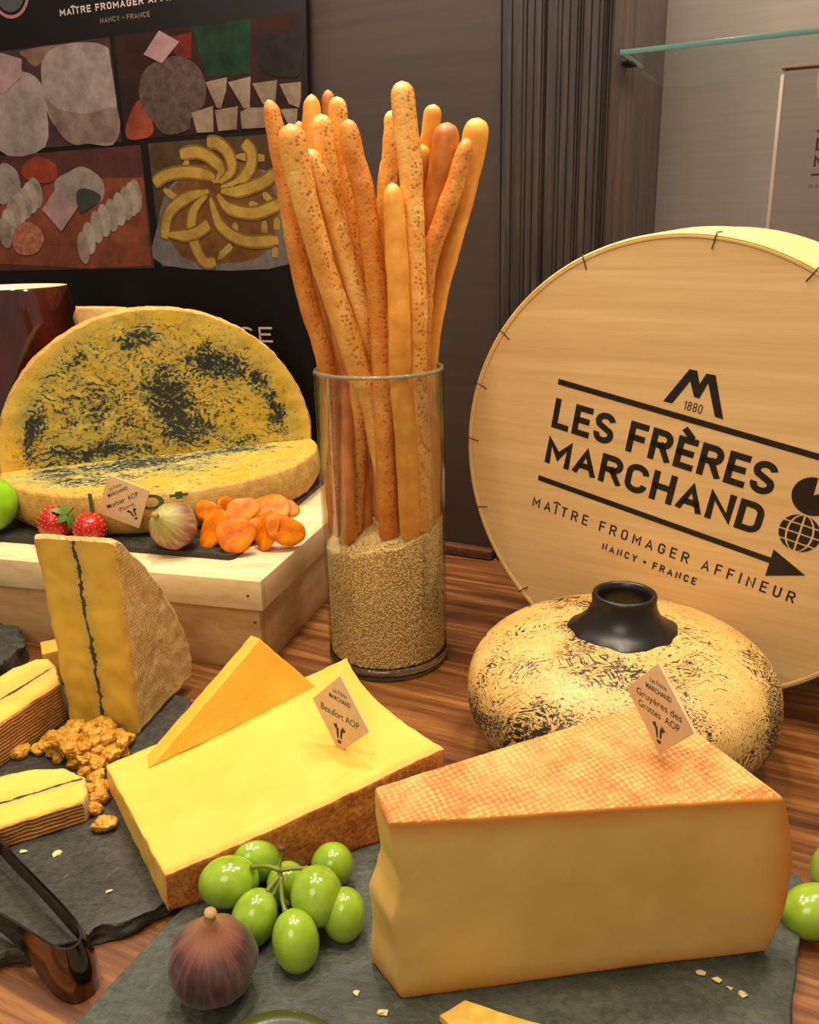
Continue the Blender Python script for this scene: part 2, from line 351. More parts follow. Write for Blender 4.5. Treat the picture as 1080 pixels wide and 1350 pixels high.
M_chip = paste('slice_paste', (244, 214, 96), (250, 226, 120), (230, 190, 90), .1)
def rindmat(name, c0, c1, c2, sc_, bump=.7, rough=.75):
    m = Mat(name, rough=rough); v = m.obj(); a = m.noise(v, sc_, 6, .7, .3); b = m.vor(v, sc_*3.5); f = m.math('ADD', m.math('MULTIPLY', a, .8), m.math('MULTIPLY', b, .2))
    m.set('Base Color', m.ramp(f, [(.32, c0), (.5, c1), (.68, c2)])); m.bump(f, bump, .15); return m
M_brind = rindmat('beaufort_rind', (134, 70, 22), (182, 108, 40), (216, 150, 76), 1.3)
# gruyere rind: cloth imprint, a diagonal lattice of pale raised dots
m = M_grind = Mat('cloth_marked_rind', rough=.7); v = m.obj((100, 100, 100), (0, 0, .35)); vx = m.n('VectorMath', [v, m.n('VectorMath', [m.noise(v, .8, 2, out=1), (.55, .55, .0)], operation='MULTIPLY')], operation='ADD')
sx = m.math('SINE', m.math('MULTIPLY', m.xyz(vx, 0), 16)); sy = m.math('SINE', m.math('MULTIPLY', m.xyz(vx, 1), 13.5)); d = m.math('MULTIPLY', sx, sy); dn = m.vr(d, -.35, .75)
big = m.noise(v, .45, 5, .65, .5); col = m.ramp(big, [(.3, (172, 92, 36)), (.5, (202, 132, 62)), (.7, (220, 164, 92))])
amt = m.vr(m.noise(v, .9, 4, .7), .35, .62); m.set('Base Color', m.mix(m.math('MULTIPLY', dn, m.vr(amt, 0, 1, .2, .75)), col, (236, 202, 120))); m.bump(m.math('ADD', dn, big), .55, .08)
# morbier paste with an ash line (lc: s,z,t ; thickness axis chosen by argument)
def ashpaste(name, c0, c1, axis, mid, length, amp=.25, width=.09, edge=(206, 160, 60), fr=.6, sss=.3):
    m = Mat(name, rough=.42); v = m.lc(); a = m.noise(m.obj(), .35, 3); col = m.ramp(a, [(.35, c0), (.65, c1)])
    wob = m.math('MULTIPLY', m.math('SUBTRACT', m.noise(v, fr, 5, .7), .5), amp*2)
    d = m.math('ABSOLUTE', m.math('ADD', m.math('SUBTRACT', m.xyz(v, axis), mid), wob))
    th = m.math('MULTIPLY', m.vr(m.noise(v, 1.1, 4, .7), .3, .75), width*2)
    halo = m.vr(d, 0, width*7, .35, 0); col = m.mix(halo, col, (150, 150, 96))
    line = m.math('LESS_THAN', d, th); fade = m.vr(m.xyz(v, length[0]), length[1], length[2]); sp = m.math('MULTIPLY', m.vr(m.noise(v, 5, 3, .7), .56, .62), m.vr(d, 0, width*4, 1, 0))
    line = m.math('MULTIPLY', m.math('MAXIMUM', line, sp), fade); col = m.mix(line, col, (52, 54, 40))
    rd = m.attr('rd'); col = m.mix(m.math('POWER', m.vr(rd, 0, .6, 1, 0), 1.5), col, edge)
    pit = m.vr(m.vor(v, .42), .05, .1, 0, 1); m.bump(m.math('ADD', m.math('MULTIPLY', m.noise(v, 2, 4), .4), m.math('MULTIPLY', pit, .4)), .3, .12)
    m.set('Base Color', col); m.sss(sss); return m
M_mwedge = ashpaste('ash_line_paste_upright', (212, 168, 54), (222, 184, 72), 2, 2.7, (1, 0, .4), .42, .13)
M_msl = ashpaste('ash_line_paste_slice', (238, 192, 84), (244, 202, 98), 0, 2.45, (1, 1.0, 2.2), .15, .09)
def clothrind(name, c0, c1, c2, fx=16, fy=16, rot=(0, 0, 0), bump=.5, wv=.16):
    m = Mat(name, rough=.8); v = m.obj((100, 100, 100), rot)
    vx = m.n('VectorMath', [v, m.n('VectorMath', [m.noise(v, 1.3, 2, out=1), (.25, .25, .25)], operation='MULTIPLY')], operation='ADD')
    h = m.math('ADD', m.math('SINE', m.math('MULTIPLY', m.xyz(vx, 2), fy)), m.math('SINE', m.math('MULTIPLY', m.math('ADD', m.xyz(vx, 0), m.xyz(vx, 1)), fx)))
    big = m.noise(v, .9, 6, .7, .4); fi = m.noise(v, 4, 4, .75); f = m.math('ADD', m.math('ADD', m.math('MULTIPLY', m.vr(h, -2, 2), wv), m.math('MULTIPLY', big, .5)), m.math('MULTIPLY', fi, .5-wv))
    m.set('Base Color', m.ramp(f, [(.34, c0), (.5, c1), (.64, c2)])); m.bump(f, bump, .12); return m
M_mrind = clothrind('cloth_textured_rind', (164, 120, 58), (200, 164, 98), (226, 198, 138), 17, 24)
M_wrind = clothrind('tan_wheel_rind', (160, 116, 46), (192, 150, 70), (212, 176, 96), 18, 22, bump=.3, wv=.1)
# striped slice rind
m = M_srind = Mat('striped_rind', rough=.7); v = m.obj(); vx = m.n('VectorMath', [v, m.n('VectorMath', [m.noise(v, .9, 3, out=1), (.3, .3, .3)], operation='MULTIPLY')], operation='ADD')
st = m.vr(m.math('SINE', m.math('MULTIPLY', m.xyz(vx, 2), 26)), -.5, .7); nb = m.noise(v, 2, 5, .7)
m.set('Base Color', m.mix(m.math('MULTIPLY', st, m.vr(nb, .3, .7, .45, 1)), (136, 80, 28), (214, 164, 88))); m.bump(m.math('ADD', st, nb), .6, .1)
# marbled mould face: yellow paste with blue-black specks, masked towards the rim (lc = s,z,t in cm about the wheel centre)
def marble(name, flatface):
    m = Mat(name, rough=.4); v = m.lc(); s_, z_ = m.xyz(v, 0), m.xyz(v, 1)
    v2 = m.n('VectorMath', [v, (1, 1, 0)], operation='MULTIPLY'); wn = m.n('VectorMath', [v2, m.n('VectorMath', [m.n('VectorMath', [m.noise(v, .35, 3, .6, out=1), (.5, .5, .5)], operation='SUBTRACT'), (3.2, 3.2, 0)], operation='MULTIPLY')], operation='ADD')
    def blob(cx, cz, rx, rz, amp, rot=0):
        d = m.n('Mapping', {0: m.n('VectorMath', [wn, (cx, cz, 0)], operation='SUBTRACT'), 2: (0, 0, -rot)}); d = m.n('VectorMath', [d, (1/rx, 1/rz, 0)], operation='MULTIPLY')
        return m.math('MULTIPLY', m.vr(m.n('VectorMath', [d], out=1, operation='LENGTH'), .35, 1.25, 1, 0), amp)
    def total(lst):
        t = None
        for b_ in lst: q = blob(*b_); t = q if t is None else m.math('MAXIMUM', t, q)
        return t
    r = m.math('SQRT', m.math('ADD', m.math('MULTIPLY', s_, s_), m.math('MULTIPLY', z_, z_)))
    base = m.ramp(m.noise(v, .24, 4, .6, 1.0), [(.32, (188, 152, 34)), (.45, (204, 170, 52)), (.56, (182, 160, 70)), (.7, (216, 184, 70))])
    wv = m.n('VectorMath', [v, m.n('VectorMath', [m.noise(v, .2, 3, .6, out=1), (7.0, 7.0, 0)], operation='MULTIPLY')], operation='ADD')
    if flatface:
        dens = total([(-11, -3, 5, 3.5, .8), (-3, -2.5, 9, 3.4, 1.0), (6, -1.4, 7, 1.7, .9), (-8, -7, 7, 3, .7), (0, -6, 6, 2.6, .6)])
        st = m.n('Mapping', {0: wv, 2: (0, 0, -.3), 3: (.55, 3.0, 1)}); base = m.mix(m.vr(dens, 0, 1, 0, .75), base, (176, 178, 128))
    else:
        dens = total([(0, 5, 11.5, 9, .42), (6.5, 9.0, 4.5, 2.2, 1.0, -.35), (1.0, 6.0, 3.6, 4.2, 1.0, .5), (2.5, 2.6, 4.0, 2.4, .95), (-7, 1.2, 7, 1.3, .95), (-12.6, 4.0, 1.5, 4.4, 1.0, -.25), (12.0, 3.6, 1.2, 3.6, 1.0, .2), (10.3, 7.2, 1.6, 2.0, .8), (-1.5, 12.2, 2.6, 1.6, .85), (-8.5, 10.0, 4.5, 1.6, .62, .6), (-6, 6, 5.5, 4.0, .55), (7, 4.4, 3.6, 2.4, .12), (8, 1.0, 5, .8, .5)])
        st = m.n('Mapping', {0: wv, 2: (0, 0, .8), 3: (1.0, 2.0, 1)}); base = m.mix(m.vr(dens, .3, 1, 0, .5), base, (150, 154, 98))
        base = m.mix(m.math('MULTIPLY', m.vr(s_, -11, -14.5), m.vr(z_, 5, 2)), base, (226, 170, 44))
    speck = m.noise(st, 1.15, 5, .74, .4); fine = m.noise(v, 3.2, 3, .75)
    inn = m.vr(r, 14.6, 13.0) if not flatface else m.vr(r, 14.8, 12.5)
    val = m.math('ADD', m.math('ADD', m.math('MULTIPLY', speck, .62), m.math('MULTIPLY', fine, .38)), m.math('MULTIPLY', m.math('MULTIPLY', dens, inn), .15 if not flatface else .13))
    col = m.mix(m.vr(val, .50, .60, 0, .45), base, (112, 122, 84)); ink = m.vr(val, .572, .615); col = m.mix(ink, col, (34, 40, 36))
    col = m.mix(m.vr(r, 14.3, 15.6, 0, .8), col, (226, 186, 84)) if not flatface else col
    m.set('Base Color', col); m.bump(m.math('SUBTRACT', m.noise(v, 1.2, 4), m.math('MULTIPLY', ink, .4)), .35, .12); m.sss(.12); return m
M_marbU = marble('marbled_blue_paste_upright', False); M_marbL = marble('marbled_blue_paste_flat', True)
def bread(name, c0, c1, c2, spots=True):
    m = Mat(name, rough=.5); v = m.lc(); o = m.obj(); a = m.noise(o, .5, 4, .6)
    col = m.ramp(a, [(.3, c0), (.5, c1), (.7, c2)])
    if spots:
        band = m.vr(m.math('ADD', m.math('MULTIPLY', m.xyz(v, 1), .45), m.math('MULTIPLY', m.xyz(v, 2), .9)), .45, .85)
        sp = m.vr(m.vor(m.n('Mapping', {0: v, 3: (1.9, 1.5, 1.5)}), 1.5, rnd=.8), .22, .42, 1, 0); sp2 = m.vr(m.noise(o, 6, 3), .5, .65)
        col = m.mix(m.math('MULTIPLY', m.math('MAXIMUM', m.math('MULTIPLY', sp, .85), m.math('MULTIPLY', sp2, .5)), band), col, (170, 90, 24)); m.bump(m.math('SUBTRACT', a, m.math('MULTIPLY', sp, .5)), .4, .1)
    else: m.bump(a, .3, .1)
    m.set('Base Color', col); m.sss(.12, scale=.3); m.set('Coat Weight', .12); m.set('Coat Roughness', .35); return m
M_br = [bread('golden_breadstick', (220, 144, 48), (236, 174, 78), (246, 206, 120)), bread('amber_breadstick', (194, 108, 24), (212, 134, 42), (226, 162, 70)), bread('smooth_breadstick', (216, 138, 38), (230, 160, 56), (240, 184, 82), False), bread('dark_breadstick', (172, 94, 20), (194, 118, 34), (210, 140, 52), False)]
M_grain = Mat('semolina_grain', rough=.55); M_grain.set('Base Color', M_grain.ramp(M_grain.noise(M_grain.obj(), 9, 1), [(.3, (222, 184, 110)), (.5, (246, 218, 150)), (.7, (252, 236, 186))]))
M_grainbody = Mat('semolina_body', (206, 164, 96), .9)
# thin glass: transparent with fresnel reflection, slightly tinted towards grazing angles
def thinglass(name, tint, edge, refl=1.0, rough=.02, ior=1.45):
    m = bpy.data.materials.new(name); m.use_nodes = True; nt = m.node_tree; nt.nodes.remove(nt.nodes['Principled BSDF'])
    lw = nt.nodes.new('ShaderNodeLayerWeight'); lw.inputs[0].default_value = .35
    mx = nt.nodes.new('ShaderNodeMix'); mx.data_type = 'RGBA'; mx.inputs[6].default_value = tint; mx.inputs[7].default_value = edge
    pw = nt.nodes.new('ShaderNodeMath'); pw.operation = 'POWER'; pw.inputs[1].default_value = 1.6; nt.links.new(lw.outputs[1], pw.inputs[0]); nt.links.new(pw.outputs[0], mx.inputs[0])
    tr = nt.nodes.new('ShaderNodeBsdfTransparent'); nt.links.new(mx.outputs[2], tr.inputs[0])
    gl = nt.nodes.new('ShaderNodeBsdfGlossy'); gl.inputs['Roughness'].default_value = rough
    fr = nt.nodes.new('ShaderNodeFresnel'); fr.inputs[0].default_value = ior; mul = nt.nodes.new('ShaderNodeMath'); mul.operation = 'MULTIPLY'; mul.inputs[1].default_value = refl; nt.links.new(fr.outputs[0], mul.inputs[0])
    ms = nt.nodes.new('ShaderNodeMixShader'); nt.links.new(mul.outputs[0], ms.inputs[0]); nt.links.new(tr.outputs[0], ms.inputs[1]); nt.links.new(gl.outputs[0], ms.inputs[2])
    nt.links.new(ms.outputs[0], nt.nodes['Material Output'].inputs[0]); return m
M_glass = thinglass('clear_glass', (.995, .998, .99, 1), (.84, .87, .79, 1), .4)
M_glassbase = Mat('thick_glass', (225, 235, 225), .03); M_glassbase.set('Transmission Weight', 1.0); M_glassbase.set('IOR', 1.45)
M_shelf = thinglass('shelf_glass', (.965, .985, .975, 1), (.9, .95, .93, 1), .25)
M_shelfedge = Mat('green_glass_edge', (92, 134, 126), .15, Transmission_Weight=.25); M_shelfedge.set('Coat Weight', .6)
M_acryl = thinglass('clear_acrylic', (.93, .90, .89, 1), (.8, .78, .76, 1), .7)
M_acryledge = Mat('acrylic_edge', (196, 172, 160), .2, Transmission_Weight=.3); M_acryledge2 = Mat('acrylic_top_edge', (146, 104, 84), .2, Transmission_Weight=.2)
M_ink = Mat('black_ink', (22, 15, 8), .5); M_inkcard = Mat('card_ink', (44, 30, 16), .6); M_green = Mat('green_stamp', (72, 96, 44), .7)
M_card = Mat('cream_card', (224, 190, 142), .55); M_card.set('Base Color', M_card.ramp(M_card.noise(M_card.obj(), 1, 3), [(.3, (216, 182, 134)), (.7, (230, 198, 152))]))
M_chrome = Mat('polished_steel', (120, 104, 90), .12, Metallic=1.0)
M_mug = Mat('brown_glaze', (46, 14, 8), .12); M_mug.set('Coat Weight', .8); M_mug.set('Base Color', M_mug.ramp(M_mug.noise(M_mug.obj((100, 100, 25)), .3, 3), [(.35, (34, 10, 8)), (.65, (66, 20, 10))]))
M_mugin = Mat('cream_glaze', (226, 204, 162), .25)
M_blk = Mat('black_clay', (26, 22, 20), .33); M_blk.bump(M_blk.noise(M_blk.obj(), 1.5, 3), .2, .05)
# scratched vase: cream field with short dark gouges following swirls
m = M_vase = Mat('scratched_cream_clay', rough=.45); v = m.obj()
def scr(off, rot, dens, wid):
    vv = m.n('VectorMath', [v, m.n('VectorMath', [m.noise(m.n('VectorMath', [v, off], operation='ADD'), .22, 2, out=1), (9, 9, 9)], operation='MULTIPLY')], operation='ADD')
    mp = m.n('Mapping', {0: vv, 2: rot, 3: (.75, 3.4, 3.4)}); n1 = m.noise(mp, 1.6, 3, .6); return m.math('MULTIPLY', m.vr(n1, wid, wid+.03), 1)
z_ = m.xyz(v, 2); side = m.vr(z_, 7.6, 4.2, 0, .085); patch = m.vr(m.noise(v, .22, 2, .5), .42, .62, -.06, .06)
def scr2(off, rot, base):
    vv = m.n('VectorMath', [v, m.n('VectorMath', [m.noise(m.n('VectorMath', [v, off], operation='ADD'), .16, 2, out=1), (10, 10, 10)], operation='MULTIPLY')], operation='ADD')
    mp = m.n('Mapping', {0: vv, 2: rot, 3: (.7, 4.2, 4.2)}); n1 = m.math('ADD', m.math('ADD', m.noise(mp, 1.6, 3, .62), side), patch); return m.vr(n1, base-.105, base-.085)
g1 = scr2((0, 0, 0), (0, 0, .4), .685); g2 = scr2((9, 4, 2), (.3, .2, 1.7), .70); neck = m.n('VectorMath', [v], out=1, operation='LENGTH')
thin = m.vr(m.noise(m.n('Mapping', {0: m.n('VectorMath', [v, m.n('VectorMath', [m.noise(v, .2, 2, out=1), (10, 10, 10)], operation='MULTIPLY')], operation='ADD'), 3: (.6, 9, 9)}), 1.3, 2, .5), .53, .6, 0, .5)
col = m.ramp(m.noise(v, .5, 4), [(.3, (214, 170, 92)), (.7, (230, 192, 114))]); col = m.mix(thin, col, (164, 112, 52)); dk = m.math('MAXIMUM', g1, g2); col = m.mix(dk, col, (38, 34, 26)); m.set('Base Color', col); m.bump(m.math('SUBTRACT', 1, m.math('MAXIMUM', dk, m.math('MULTIPLY', thin, .5))), .4, .06)
m = M_grape = Mat('green_grape_skin', rough=.18); m.set('Base Color', m.ramp(m.noise(m.obj(), .9, 3), [(.3, (128, 160, 34)), (.6, (150, 182, 52)), (.8, (172, 196, 78))])); m.sss(.45, (.6, .8, .15), .5); m.set('Coat Weight', .3); m.set('Coat Roughness', .06)
M_stem = Mat('green_stem', (112, 124, 42), .5); M_dstem = Mat('dry_stem_tip', (92, 70, 34), .7)
m = M_fig = Mat('purple_fig_skin', rough=.42); v = m.obj(); ang = m.math('ARCTAN2', m.xyz(v, 1), m.xyz(v, 0)); zz = m.xyz(v, 2)
cv = m.n('CombineXYZ', [m.math('MULTIPLY', m.math('COSINE', ang), 3), m.math('MULTIPLY', m.math('SINE', ang), 3), m.math('MULTIPLY', zz, .3)]); a = m.noise(cv, 1.5, 5, .65, .4)
col = m.ramp(a, [(.3, (34, 16, 20)), (.5, (68, 36, 38)), (.68, (118, 64, 52))]); col = m.mix(m.vr(m.noise(v, .8, 4), .5, .75, 0, .4), col, (104, 88, 84)); col = m.mix(m.vr(zz, 1.2, 2.3), col, (158, 100, 66)); m.set('Base Color', col); m.bump(a, .45, .12); m.set('Sheen Weight', .15)
M_figstem = Mat('fig_stem', (172, 138, 84), .7)
m = M_fig2 = Mat('green_purple_fig_skin', rough=.45); v = m.obj(); ang = m.math('ARCTAN2', m.xyz(v, 1), m.xyz(v, 0)); zz = m.xyz(v, 2)
cv = m.n('CombineXYZ', [m.math('MULTIPLY', m.math('COSINE', ang), 3), m.math('MULTIPLY', m.math('SINE', ang), 3), m.math('MULTIPLY', zz, .4)]); a = m.noise(cv, 1.8, 5, .65, .4)
col = m.ramp(a, [(.32, (112, 70, 62)), (.5, (158, 118, 88)), (.66, (196, 164, 108))]); col = m.mix(m.vr(zz, .7, 2.2), col, (176, 176, 92)); m.set('Base Color', col); m.bump(a, .4, .12)
m = M_apr = Mat('dried_apricot', rough=.42); a = m.noise(m.obj(), 1.1, 5, .65); m.set('Base Color', m.ramp(a, [(.3, (180, 80, 0)), (.5, (212, 112, 0)), (.7, (230, 144, 14))])); m.bump(m.noise(m.obj(), 2.5, 5, .7), .5, .1); m.set('Specular IOR Level', .25)
m = M_straw = Mat('strawberry_flesh', rough=.28); m.set('Base Color', m.ramp(m.noise(m.obj(), 1.2, 3), [(.3, (160, 10, 8)), (.7, (196, 26, 18))])); h = m.vr(m.vor(m.obj(), 3.4, rnd=.35), .1, .45); m.bump(h, .5, .1); m.sss(.3, (.8, .15, .08), .3); m.set('Coat Weight', .3)
M_seed = Mat('strawberry_seed', (226, 150, 62), .4); M_leaf = Mat('green_leaf', (84, 116, 40), .5)
m = M_apple = Mat('green_apple_skin', rough=.22); m.set('Base Color', m.ramp(m.noise(m.obj(), .6, 3), [(.3, (120, 176, 22)), (.7, (152, 200, 46))])); m.sss(.25, (.4, .8, .1), .5); m.set('Coat Weight', .35)
m = M_rais = Mat('golden_raisin', rough=.5); a = m.noise(m.obj(), 2.5, 4, .65); m.set('Base Color', m.ramp(a, [(.3, (150, 95, 10)), (.5, (198, 144, 30)), (.7, (232, 188, 80))])); m.bump(a, .7, .12); m.sss(.6, (.8, .5, .1), .4)
M_dish = Mat('olive_green_glaze', (62, 68, 22), .2); M_dish.set('Coat Weight', .3)
M_wire = Mat('staple_wire', (74, 56, 38), .35, Metallic=.7); M_black = Mat('matt_black', (20, 16, 14), .6)
M_oak = wood('orange_oak', (188, 124, 58), (214, 160, 88), (228, 184, 118), 40, 8, 90, .6, .3)
M_crumb = Mat('cheese_crumb', (222, 206, 150), .6)
# ------------------------------------------------------------------ the setting
W0 = Vector((5.33, 90.9, 0)); WD = Vector((.892, -.451, 0)).normalized(); WN = Vector((-WD.y, WD.x, 0))*-1; UPV = Vector((0, 0, 1))
def st(o): return tag(o, kind='structure')
st(box('wall_back', W0, WD, -WN, UPV, (-95, 0, -2), (4.6, 4, 85), M_wall, bev=0))
# grooved board: real vertical ridges
V, F = [], []; xs = 4.9; prof = [(4.6, 0), (4.9, 0)]
rnd_ = random.Random(3)
while xs < 15.0:
    w_ = rnd_.choice((.18, .25, .4, .7, 1.0)); dep = rnd_.uniform(.03, .12); prof += [(xs+.04, .95-dep), (xs+.1, 1.0), (xs+w_-.08, 1.0-rnd_.uniform(0, .05)), (xs+w_-.02, .95-dep)]; xs += w_
prof += [(15.2, 1.0), (15.38, .9)]
for s_, o_ in prof:
    for z in (-2, 85): V.append(W0+WD*s_+WN*o_+UPV*z)
F = [[2*i, 2*i+2, 2*i+3, 2*i+1] for i in range(len(prof)-1)]
st(mesh('trim_1', V, F, M_groove, smooth=False))
st(box('trim_2', W0, WD, -WN, UPV, (14.9, -.85, -2), (15.4, 21.5, 85), M_post, bev=.05))
st(box('wall_right', W0, WD, -WN, UPV, (15, 21, 20), (95, 23, 85), M_metal, bev=0))
st(box('trim_3', W0, WD, -WN, UPV, (15.4, 0, -2), (95, 22, 26), M_post, bev=.1))
st(box('baseboard_back', W0, WD, -WN, UPV, (-88, -1.5, .01), (4.6, -.02, 1.16), M_trim, bev=.35))
# table
tb = empty('table', W0+Vector((0, 0, -4)), 'wooden table top with warm brown streaky grain under everything', 'table'); tb.rotation_euler = (0, 0, math.atan2(WD.y, WD.x))
def tbox(name, a, b, mat, bev):
    bm = bmesh.new(); bmesh.ops.create_cube(bm, size=1)
    for v_ in bm.verts: v_.co = Vector([a[i]+(b[i]-a[i])*(v_.co[i]+.5) for i in range(3)])*S
    bmesh.ops.bevel(bm, geom=bm.edges[:], offset=bev*S, segments=2, profile=.5, affect='EDGES'); me = bpy.data.meshes.new(name); bm.to_mesh(me); bm.free(); me.materials.append(mat.m)
    o = bpy.data.objects.new(name, me); COL.objects.link(o); o.parent = tb; autosmooth(o, 35); ORG[o] = Vector((0, 0, 0)); return o
tbox('table_top', (-90, -78, 0), (75, -.05, 4), M_table, .2)
tbox('apron', (-86, -74, -6), (70, -70, 0), M_table, .2)
# glass shelf
def sf(s_, d_, z): return W0+WD*s_-WN*d_+UPV*z
sh = empty('glass_shelf', sf(15.4, 0, 48.3), 'clear glass shelf with greenish edge above the clear plaque', 'shelf')
box('pane', W0, WD, -WN, UPV, (15.45, -.6, 48.3), (70, 20.9, 48.75), M_shelf, sh, .03)
box('front_edge', W0, WD, -WN, UPV, (15.95, -.7, 48.3), (70, -.6, 48.72), M_shelfedge, sh, .03)
box('end_edge', W0, WD, -WN, UPV, (15.9, -.72, 48.28), (16.05, 8, 48.74), M_shelfedge, sh, .03)
box('clip', W0, WD, -WN, UPV, (15.42, 2.0, 48.0), (16.3, 4.2, 48.28), M_black, sh, .08)
# ------------------------------------------------------------------ clear plaque with black logo
px, py = Vector((math.cos(-.42), math.sin(-.42), 0)), UPV; pn_ = Vector((math.sin(-.42), -math.cos(-.42), 0)); PA = Vector((32.3, 80.5, 0))
pq = empty('clear_plaque', PA+UPV*26, 'clear acrylic plaque with black lettering standing behind the round box', 'sign')
box('panel', PA, px, -pn_, UPV, (.25, .0, 26.02), (15, 1.2, 46.5), M_acryl, pq, .05)
box('side_edge', PA, px, -pn_, UPV, (-.05, -.05, 26.0), (.3, 1.25, 46.1), M_acryledge, pq, .08)
box('top_edge', PA, px, -pn_, UPV, (0, -.03, 46.5), (15, 1.23, 46.7), M_acryledge2, pq, .06)
def logo(fr, parent, k, ox, oy, mat, full=True, lift=.03):
    O, ex, ey, n = fr; f2 = (O+ex*ox+ey*oy, ex*k, ey*k, n)
    flat('printed_bar', [[(-9.76, 4.5), (9.9, 4.5), (9.9, 4.93), (-9.76, 4.93)]], f2, mat, parent, lift)
    stroke_on('lettering', 'LES FRÈRES', f2, -9.68, 6.95, 1.12, 3.47, .47, mat, parent, .62, lift)
    stroke_on('lettering', 'MARCHAND', f2, -9.72, 6.9, -1.8, .45, .47, mat, parent, .62, lift)
    flat('printed_arrow', [[(-10, -3.45), (8.12, -3.45), (8.12, -3.02), (-10, -3.02)], [(8.1, -4.46), (10.5, -3.42), (8.1, -2.37)]], f2, mat, parent, lift)
    stroke_on('lettering', 'MAÎTRE FROMAGER AFFINEUR', f2, -10.1, 10.35, -5.72, -4.87, .125, mat, parent, 3.2, lift)
    stroke_on('lettering', 'NANCY . FRANCE', f2, -3.7, 3.78, -7.14, -6.55, .11, mat, parent, 2.0, lift)
    if full:
        stroke_on('lettering', '1880', f2, -.2, 1.1, 5.3, 5.95, .07, mat, parent, 1.2, lift)
        Mp = [[-1.67, 5.46], [-1.02, 5.47], [-0.17, 7.3], [0.33, 6.33], [0.71, 6.31], [1.03, 7.48], [2.02, 5.4], [2.61, 5.36], [1.38, 8.13], [0.76, 8.08], [0.49, 7.3], [0.12, 8.11], [-0.41, 8.09]]
        q = [[Mp[0], Mp[1], Mp[2], Mp[12]], [Mp[12], Mp[2], Mp[3], Mp[10], Mp[11]], [Mp[3], Mp[4], Mp[10]], [Mp[4], Mp[5], Mp[9], Mp[10]], [Mp[5], Mp[6], Mp[7], Mp[8], Mp[9]]]
        flat('emblem', q, f2, mat, parent, lift)
        flat('printed_pie', [[(9.4, 2.15)]+circ(9.4, 2.05, 1.32, 30, 92, 398)], f2, mat, parent, lift)
        # globe: black patches left between the meridians and parallels
        polys = []; gx, gy, gr = 9.32, -.67, 1.32
        lons = [-80, -42, 0, 42, 80]; lats = [-60, -24, 0, 24, 60]
        mer = [-90, -38, 0, 38, 90]; par = [-1, -.52, -.02, .48, 1]
        for a in range(4):
            for b in range(4):
                y0, y1 = par[b]+.04, par[b+1]-.04; L_, R_ = [], []
                for t in range(7):
                    y = y0+(y1-y0)*t/6; hw = math.sqrt(max(0, 1-y*y)); xa = hw*math.sin(math.radians(mer[a]))+(.05 if a else 0); xb = hw*math.sin(math.radians(mer[a+1]))-(.05 if a < 3 else 0)
                    if xb > xa: L_.append((gx+gr*xa, gy+gr*y)); R_.append((gx+gr*xb, gy+gr*y))
                if len(L_) > 1: polys.append(L_+R_[::-1])
        flat('printed_globe', polys, f2, mat, parent, lift)
logo((PA, px, UPV, pn_), pq, .435, 3.25+4.25, 39.45, M_ink, False, .03)
# ------------------------------------------------------------------ poster
PO = Vector((-10.662, 96.808, 10.043)); PX = Vector((.9327, -.3584, -.0411)).normalized(); PU = Vector((.0384, -.0148, .9992)).normalized(); PN = Vector((-.3587, -.9334, 0)).normalized()
po = empty('poster_board', PO-PU*9.6, 'black display board with four cheese photographs behind the half wheel', 'poster')
box('board', PO, PX, -PN, PU, (-62, 0, -9.6), (0, .4, 56), Mat('black_print', (9, 6, 5), .6, Specular_IOR_Level=.15), po, .03)
c_, s_ = math.cos(.047), math.sin(.047)
CO = PO+PX*(-.2)+PU*35; CX = PX*c_+PU*s_; CY = -PX*s_+PU*c_; PF = (CO, CX, CY, PN)
def pm(name, a, b, sc_=.4):
    m = Mat('print_'+name, rough=.6, Specular_IOR_Level=.15); a, b = [tuple(q*.86 for q in c_) for c_ in (a, b)]; m.set('Base Color', m.ramp(m.noise(m.obj(), sc_, 5, .7), [(.3, tuple(q*.85 for q in a)), (.7, b)])); return m
